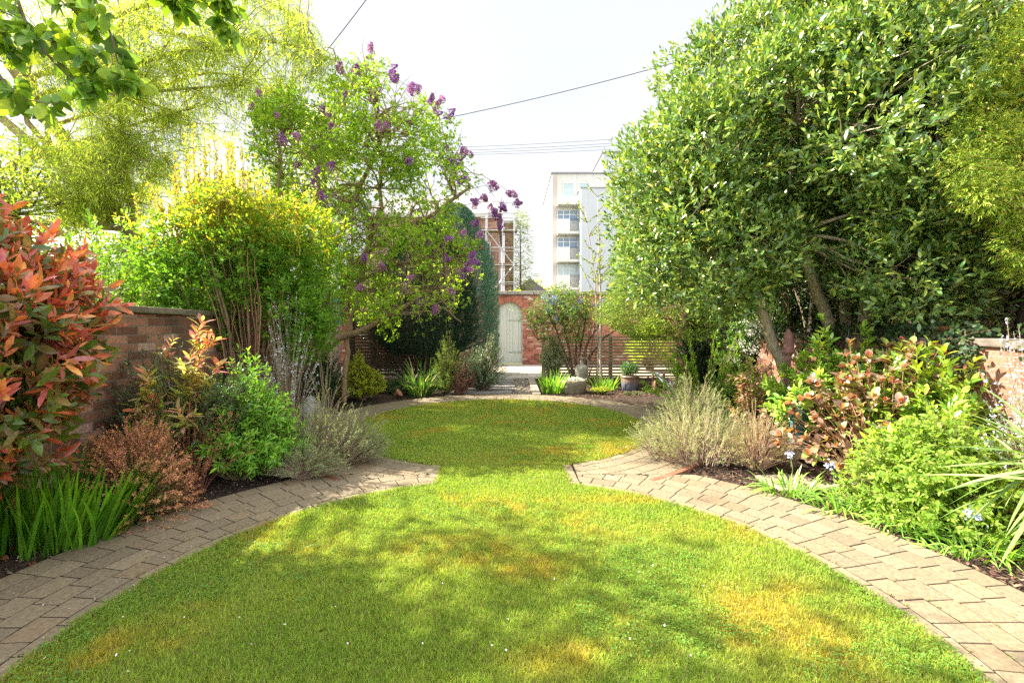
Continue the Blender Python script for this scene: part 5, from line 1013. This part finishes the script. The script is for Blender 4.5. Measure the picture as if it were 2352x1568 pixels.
g.build('tabletop', M_wood, tbl, bevel=.003)
for sx in (-1, 1):
    for yy in (4.6, 4.88): g = Geo(); g.box(cx+sx*.17-.02, cx+sx*.17+.02, yy, yy+.04, -.08, .172, (.2, .15, .1)); g.build('leg', M_wood, tbl)
g = Geo(); 
for k in range(3): g.box(2.35+k*.5, 2.83+k*.5, 4.0+k*.02, 4.4+k*.02, -.03, .002, (.26, .22, .17), rot=.06)
tag(g.build('stepping_stones', M_stone, bevel=.008), 'pale flat stones on the soil under the hydrangea', 'paving', kind='structure')
# hedge and conifers behind the right wall, thuja at the right edge
c, R = blobs((5.3, 4.6, 1.9), (.75, 4.0, 1.6), 150, .5, (.2, 1.)); r = crown_tree('yew_hedge', 'dark loose evergreen hedge behind the right brick wall', 'hedge', (5.3, 4.6, 0), c, R, 15000, 5, .06, .02, [((.03, .06, .02), 3), ((.05, .09, .025), 1)], [[(5.3+dx, y, -.1), (5.25+dx, y, 1.4), (5.3+dx, y, 2.6)] for dx, y in ((0, 1.5), (-.2, 2.6), (.1, 3.6), (-.1, 4.6), (0, 5.8), (.1, 7.), (0, 8.))], tr=.06, lr=.02, tl=.1, bark=(.06, .045, .03), mat=M_gloss)
c, R = blobs((5.2, 8.6, 3.0), (1.2, 1.5, 2.3), 60, .55, (.2, 1.)); crown_tree('holly_tree', 'dark holly filling the gap behind the bay stems', 'tree', (5.2, 8.6, 0), c, R, 9000, 6, .07, .03, [((.03, .07, .02), 3), ((.06, .12, .03), 1)], [[(5.2, 8.6, -.1), (5.2, 8.6, 2), (5.2, 8.6, 4)]], tr=.09, mat=M_gloss)
def thuja():
    r = thing('thuja_tree', 'feathery bright yellow green thuja hanging in at the upper right edge', 'tree', (4.75, 3.9, 0)); g = Geo(); loc = np.array([4.75, 3.9, 0]); g.tube([loc+[0, 0, -.1], loc+[0, 0, 2], loc+[0, 0, 4.6]], [.12, .09, .04], 9, (.15, .08, .05))
    c = []
    for px, py in ((2340, 60), (2300, 130), (2345, 160), (2250, 250), (2320, 240), (2230, 310), (2290, 320), (2345, 300), (2210, 390), (2260, 390), (2330, 380), (2240, 440), (2300, 440), (2350, 450), (2330, 500), (2345, 560), (2310, 480), (2370, 100), (2400, 200), (2400, 350), (2400, 500), (2380, 20), (2440, 60), (2440, 260), (2350, 610)):
        c.append(at(px+12, py, rs.uniform(3.7, 4.0)))
    c = np.array(c); R = rs.uniform(.13, .22, len(c))
    for a in c: g.tube(path3(loc+[0, 0, max(.5, a[2]-.5)], a, 7, .08), np.linspace(.03, .006, 7), 5, (.2, .11, .07), False)
    g.build('trunk', M_bark, r, True); P, u, i = on_blobs(c, R, 7000, .35, keep=.25); D = unit(u*.6+[-.3, -.2, .1]+rs.normal(0, .35, P.shape)); g = Geo()
    sprigs(g, P, D, 7, .040, .009, lambda n_, t: pal(n_, [((.30, .42, .05), 3), ((.43, .49, .07), 2), ((.14, .25, .04), 2.5), ((.36, .2, .12), .3)], .15), .08, .7, P3, .1, .2, .3, .3); g.build('crown', M_leaf, r, True)
thuja()

# ------------------------------------------------------------------ trees beyond the left wall and the overhanging branch
def willow():
    loc = np.array([-8.2, 9.5, 0]); r = thing('willow_tree', 'large willow with arching limbs and drooping yellow green leaves at the upper left', 'tree', loc); g = Geo(); WB = np.array([.30, .24, .12])
    g.tube([loc+[0, 0, -.1], loc+[.1, 0, 2], loc+[.3, 0, 3.4]], [.28, .24, .2], 12, WB*.7)
    top = loc+[.3, 0, 3.4]; arms = []
    def arm(pts, r0, r1_, d0, d1):
        n = len(pts); p = np.array([top if q is None else at(q[0], q[1], d0+(d1-d0)*i/(n-1)) for i, q in enumerate(pts)]); t = np.linspace(0, 1, n); tt = np.linspace(0, 1, 22)
        q = np.stack([np.interp(tt, t, p[:, i]) for i in range(3)], -1)
        for _ in range(2): q[1:-1] = (q[:-2]+2*q[1:-1]+q[2:])/4
        g.tube(q, np.linspace(r0, r1_, 22), 7, WB*rs.uniform(.85, 1.15), False); arms.append(q)
    arm([None, (40, 170), (90, 110), (200, 60), (330, 15), (430, -30)], .10, .02, 9.5, 8)
    arm([None, (40, 170), (160, 165), (280, 160), (420, 115), (530, 118)], .08, .015, 9.5, 8)
    arm([None, (250, 40), (320, 60), (480, 95), (600, 90), (700, 110), (770, 140)], .06, .012, 9.5, 8.2)
    arm([None, (20, 250), (130, 200), (300, 215), (480, 200), (560, 195)], .06, .012, 9.5, 8.4)
    arm([None, (60, 400), (100, 450), (160, 485), (195, 460), (200, 400), (220, 350), (260, 320)], .07, .012, 9.3, 8.6)
    arm([None, (100, 480), (220, 455), (270, 420), (290, 350), (300, 300)], .06, .012, 9.3, 8.6)
    arm([None, (-20, 380), (60, 370), (120, 350), (260, 300), (400, 260), (470, 240)], .07, .012, 9.5, 9.)
    arm([None, (20, 500), (120, 520), (240, 490), (330, 430), (380, 360)], .05, .01, 9.8, 9.5)
    arm([None, (-60, 60), (60, -40), (260, -90), (470, -60), (640, 10), (720, 80)], .1, .012, 9.5, 9.)
    arm([None, (-80, 200), (-140, 60), (-60, -100)], .1, .02, 9.5, 8.)
    arm([None, (60, 300), (220, 260), (370, 200), (480, 160), (600, 190), (660, 230)], .06, .01, 9.8, 9.6)
    A = np.concatenate([a[8:] for a in arms]); B = []
    for k in range(480):     # side branches
        q = A[rs.integers(len(A))]; L_ = rs.uniform(.5, 1.6); e = q+np.array([rs.normal(.25, .6), rs.normal(0, .7), rs.normal(.15, .35)])*L_; e[0] = min(e[0], X(700, e[1])); p = path3(q, e, 8, .15, .08); g.tube(p, np.linspace(.012, .004, 8), 4, WB*rs.uniform(.8, 1.3), False); B.append(p)
    B = np.concatenate(B); n = 6800; st = np.concatenate([A, B, B, B])[rs.integers(0, len(A)+3*len(B), n)]
    L_ = rs.uniform(.15, .75, n)**1.1; az = rs.uniform(0, 2*PI, n); o = np.stack([np.cos(az), np.sin(az), np.zeros(n)], -1)*(L_*rs.uniform(.15, .9, n))[:, None]
    t = np.linspace(0, 1, 8)[None, :, None]; S = st[:, None]+o[:, None]*np.sqrt(t)+np.array([0, 0, 1.])*((.25*t-1.1*t*t)*L_[:, None, None])
    px = CX0+S[:, -1, 0]/S[:, -1, 1]*FPX; py = CY0-(S[:, -1, 2]-CAM_H)/S[:, -1, 1]*FPX; lim = np.interp(px, [0, 300, 480, 600, 700, 790], [640, 560, 420, 300, 235, 190]); S = S[(py < lim) & (px < 800)]
    stem_tubes(g, S, .003, .0012, (.28, .30, .08)); g.build('trunk', M_bark, r, True)
    P, T = stem_points(S, 13, .05, 1.); n = len(P); P = P+rs.normal(0, .05, P.shape); g = Geo(); leaves(g, P, unit(T*.6+rs.normal(0, .55, (n, 3))+[0, 0, -.25]), rdir(n), rs.uniform(.06, .11, n), rs.uniform(.011, .018, n), [(0, .2), (.35, 1), (1, 0)], pal(n, [((.36, .47, .07), 3), ((.24, .35, .05), 2), ((.48, .55, .12), 2)], .15), .15, .2, .1)
    g.build('crown', M_thin, r, True)
willow()
def bgtree(label, cen, rad, n, cols, nb=50, rr=.6, L_=.08, W_=.045, k=5, name='background_tree', mat=None, tl=.15, trunk=None):
    c, R = blobs(cen, rad, nb, rr*1.25, (.1, 1.)); x, y, z = cen
    crown_tree(name, label, 'tree', (x, y, 0), c, R, n, k, L_, W_, cols, [[(x, y, -.1), (x+.1, y, z*.5), (x, y, z)]], tr=.14, lr=.03, tl=tl, mat=mat or M_thin, inner=.05, keep=.0, twigs=2)
bgtree('loose lime green tree behind the left wall and outbuilding', (-7.0, 12.5, 3.6), (2.8, 1.5, 3.0), 3000, [((.32, .44, .07), 3), ((.44, .53, .11), 2), ((.20, .32, .05), 1.5)], 90, .4)
bgtree('yellow green tree low behind the photinia', (-9.2, 8.2, 3.4), (2.0, 1.2, 2.3), 2400, [((.30, .41, .07), 3), ((.24, .33, .06), 2)], 70, .36)
bgtree('pale spring tree filling the gap between the willow and the golden shrub', (-6.6, 11.5, 3.3), (1.7, 1.0, 2.2), 2500, [((.30, .42, .07), 3), ((.26, .35, .06), 2)], 60, .36)
bgtree('tall thin crowned tree at the top between willow and lilac', (-5.6, 13.5, 6.4), (1.7, 1.2, 2.2), 2300, [((.34, .44, .06), 3), ((.26, .36, .04), 1)], 60, .4, .06, .04)
shrub('bamboo_hedge', 'green leafy hedge showing above the low left wall', 'hedge', (-5.0, 5.4, 0), 1.0, 1.6, 1.95, 300, 12, 5, .09, .028, [((.13, .25, .03), 3), ((.22, .34, .04), 2)], t0=.5, tl=.08, top=.8, prof=PLEAF)
shrub('ivy_hedge', 'mixed hedge above the far end of the left wall', 'hedge', (-5.2, 8.9, 0), .8, 1.8, 2.7, 300, 12, 5, .09, .04, [((.08, .16, .03), 3), ((.16, .27, .04), 2)], t0=.5, tl=.08, top=.8, prof=PLEAF)
conifer('sparse_larch', 'airy pale green larch beside the scaffolding beyond the wall', (.55, 30.5, 0), 1.15, 1.0, 2.6, 9.0, 900, .22, .05, [((.26, .33, .08), 2), ((.18, .24, .06), 1)], 1.3, 3, up=-.1, outd=1., ang=.8, tl=.4, lump=.25, inner=.1, tr=.1)
bgtree('far rounded spring tree low between scaffolding and flats', (2.4, 40, 4.2), (1.9, 1., 1.5), 900, [((.36, .42, .14), 2), ((.26, .32, .09), 1)], 40, .5, .14, .09)
bgtree('bright green bush at the foot of the scaffolding', (.25, 24, 2.6), (.55, .5, .85), 500, [((.38, .48, .05), 1), ((.26, .4, .04), 1)], 24, .25, .1, .06)
shrub('phormium_clump', 'tall yellow green spiky grass seen through the slatted fence', 'plant', (4.3, 14.2, 0), .6, .4, 1.3, 160, 6, 2, .4, .03, [((.34, .44, .05), 1)], t0=.3, tl=.05, ang=.3, prof=PLONG, top=.4)
def branch():
    r = thing('pear_tree', 'pear tree whose branch of large round green leaves overhangs the top left corner', 'tree', (-6.4, 1.6, 0)); g = Geo(); tw = []
    def br(pts, d0, d1, r0):
        n = len(pts); p = np.array([at(a, b, d0+(d1-d0)*i/(n-1)) for i, (a, b) in enumerate(pts)]); t = np.linspace(0, 1, n); tt = np.linspace(0, 1, 18); q = np.stack([np.interp(tt, t, p[:, i]) for i in range(3)], -1); q[1:-1] = (q[:-2]+2*q[1:-1]+q[2:])/4
        g.tube(q, np.linspace(r0, .0015, 18), 6, (.16, .11, .08), False); tw.append(q)
    br([(-100, -250), (20, -60), (60, 60), (110, 130), (160, 180), (215, 215)], 1.9, 1.9, .009)
    br([(-100, -250), (150, -120), (220, 0), (260, 90), (270, 150), (310, 180)], 1.9, 2.0, .008)
    br([(-100, -250), (-60, 100), (10, 190), (60, 230), (130, 240)], 1.9, 1.8, .007)
    br([(-100, -250), (250, -150), (420, -60), (480, 20), (545, 60)], 1.9, 2.1, .008)
    br([(-100, -250), (100, -150), (130, -20), (200, 60), (240, 80)], 1.9, 2.0, .007)
    br([(-100, -250), (-40, -50), (0, 50), (20, 120)], 1.9, 1.9, .007); br([(100, 120), (170, 170), (250, 160), (300, 190)], 1.9, 1.9, .004)
    br([(60, 60), (150, 90), (220, 130)], 1.9, 1.85, .004); br([(480, -60), (500, -10), (540, 20)], 2.0, 2.1, .004); br([(150, -120), (340, -60), (400, -10), (420, 20)], 2.0, 2.05, .005)
    g.tube([(-6.4, 1.6, -.1), (-6.3, 1.7, 1.6), (-6.1, 1.8, 3.2), (-5.6, 2.1, 4.3)], [.16, .14, .12, .07], 10, (.16, .12, .09)); P, D = [], []
    c, Rr = blobs((-5.2, 3.7, 4.9), (2.3, 2.6, 1.5), 150, .19, (.2, 1.)); ok = CX0+c[:, 0]/np.maximum(c[:, 1], .3)*FPX < 60; c, Rr = c[ok], Rr[ok]  # crown kept mostly out of frame, added to cast dappled shade on the lawn
    for a in c:
        e = np.array([-5.8, 2.1, 4.0])+rs.normal(0, .15, 3); p = path3(e, a, 8, .12); g.tube(p, np.linspace(.03, .006, 8), 5, (.16, .12, .09), False)
    e = at(-100, -250, 1.9); g.tube(path3((-5.6, 2.1, 4.3), e, 12, .05), np.linspace(.05, .010, 12), 6, (.16, .11, .08), False)
    g.build('branches', M_bark, r, True); g = Geo(); Pc, uc, _ = on_blobs(c, Rr, 950, .2, keep=.1); sprigs(g, Pc, unit(uc+[0, 0, -.3]), 4, .068, .046, lambda n_, t: pal(n_, [((.12, .22, .03), 3), ((.19, .32, .03), 2)], .14), .06, .9, [(0, .15), (.2, .75), (.5, 1), (.8, .7), (1, .02)], .2, .25, .3, .25)
    for q in tw:
        for k in range(17): i = rs.integers(6, 18); P.append(q[i]+rs.normal(0, .012, 3)); D.append(rdir(1)[0]+[0, 0, -.5])
    P, D = np.array(P), np.array(D); sprigs(g, P, D, 4, .068, .046, lambda n_, t: pal(n_, [((.10, .20, .03), 3), ((.17, .30, .03), 3), ((.28, .40, .04), 1.5)], .14), .03, .9, [(0, .15), (.2, .75), (.5, 1), (.8, .7), (1, .02)], .2, .25, .3, .25)
    g.build('leaves', M_leaf, r, True)
branch()

# ivy over the right wall
iv = thing('wall_ivy', 'dark glossy ivy trailing over the coping of the right brick wall', 'ivy', (4.0, 5, 0)); g = Geo(); gt = Geo()
for k in range(64):
    y = rs.uniform(3.3, 9.5); x = 3.86+.034*(y-.6)-.03; z = 1.36; q = [np.array([x+.2, y, z+.04])]
    for j in range(9): q.append(q[-1]+np.array([-.06 if j < 4 else rs.normal(0, .012), rs.normal(0, .05), rs.normal(0, .01) if j < 3 else -rs.uniform(.01, .075)]))
    q = np.array(q); q[:, 0] = np.where(q[:, 2] < z-.01, x-.03, q[:, 0]); gt.tube(q, .004, 4, (.14, .1, .06), False); P = np.repeat(q, 4, 0)+rs.normal(0, .035, (40, 3)); P[:, 0] -= .02; n = 40
    leaves(g, P, rs.normal(0, 1, (n, 3))*[.3, 1, 1]-[0, 0, .5], rs.normal(0, .35, (n, 3))+[-1, -.3, .6], rs.uniform(.03, .055, n), rs.uniform(.026, .045, n), [(0, .5), (.3, 1), (.6, .7), (1, .02)], pal(n, [((.022, .05, .016), 3), ((.05, .09, .02), 1)]), .2, .2)
g.build('leaves', M_leaf, iv, True); gt.build('vines', M_twig, iv)

g = Geo(); n = 5200; a = rs.uniform(0, 2*PI, n); c_ = rs.uniform(0, 1, n) < .6; r_ = np.where(c_, R1, R2)+rs.choice([.004, .10, .10, .25, .40, .55], n)+rs.normal(0, .003, n); P = np.stack([np.where(c_, C1[0], C2[0])+np.cos(a)*r_, np.where(c_, C1[1], C2[1])+np.sin(a)*r_, np.full(n, .001)], -1)
k = (fbm(P, 2.2, 91) > .56) & ~in_lawn(P[:, 0], P[:, 1], .0) & (P[:, 1] > .3) & np.where(c_, P[:, 1] < YS, P[:, 1] > YS); P = P[k]; n = len(P)
leaves(g, P, rs.normal(0, .6, (n, 3))+[0, 0, 1], rdir(n), rs.uniform(.006, .02, n), rs.uniform(.003, .007, n), [(0, .6), (.5, 1), (1, .1)], pal(n, [((.14, .20, .04), 2), ((.20, .19, .06), 1)]), .3, .2)
tag(g.build('joint_moss', M_grass), 'moss and weeds growing in the joints of the block path', 'moss', kind='stuff')
g = Geo(); n = 900; a = rs.uniform(0, 2*PI, n); r_ = R1+rs.uniform(.01, .85, n); P = np.stack([C1[0]+np.cos(a)*r_, C1[1]+np.sin(a)*r_, np.full(n, .004)], -1); P = P[~in_lawn(P[:, 0], P[:, 1]) & (P[:, 1] > .3)]; n = len(P)
leaves(g, P, rdir(n)*[1, 1, .15], rs.normal(0, .2, (n, 3))+[0, 0, 1], rs.uniform(.004, .02, n), rs.uniform(.003, .008, n), [(0, .4), (.5, 1), (1, .3)], pal(n, [((.10, .07, .045), 2), ((.35, .28, .12), 1), ((.5, .48, .42), .6)], .3), .3, .3)
tag(g.build('path_debris', M_chip), 'tiny leaf crumbs and seeds littering the block path', 'debris', kind='stuff')

shrub('laurel_hedge', 'tall dark laurel closing the gap behind the bay stems and holly', 'hedge', (5.6, 11.2, 0), 1.7, .7, 4.6, 420, 12, 6, .09, .035, [((.03, .065, .02), 3), ((.06, .11, .03), 1)], t0=.05, tl=.09, prof=PLEAF, mat=M_gloss, top=.7, base=.7)
shrub('evergreen_hedge', 'black green hedge directly behind the dark slatted fence', 'hedge', (-3.3, 13.7, 0), 1.6, .5, 2.0, 420, 12, 6, .06, .022, [((.022, .05, .02), 3), ((.04, .08, .025), 1)], t0=.05, tl=.07, mat=M_gloss, top=.8, base=.8)

shrub('laurel_hedge', 'dark laurel standing past the far corner of the right wall', 'hedge', (6.3, 8.9, 0), 1.1, .9, 3.2, 360, 12, 6, .09, .035, [((.03, .065, .02), 3), ((.06, .11, .03), 1)], t0=.05, tl=.09, prof=PLEAF, mat=M_gloss, top=.7, base=.7)
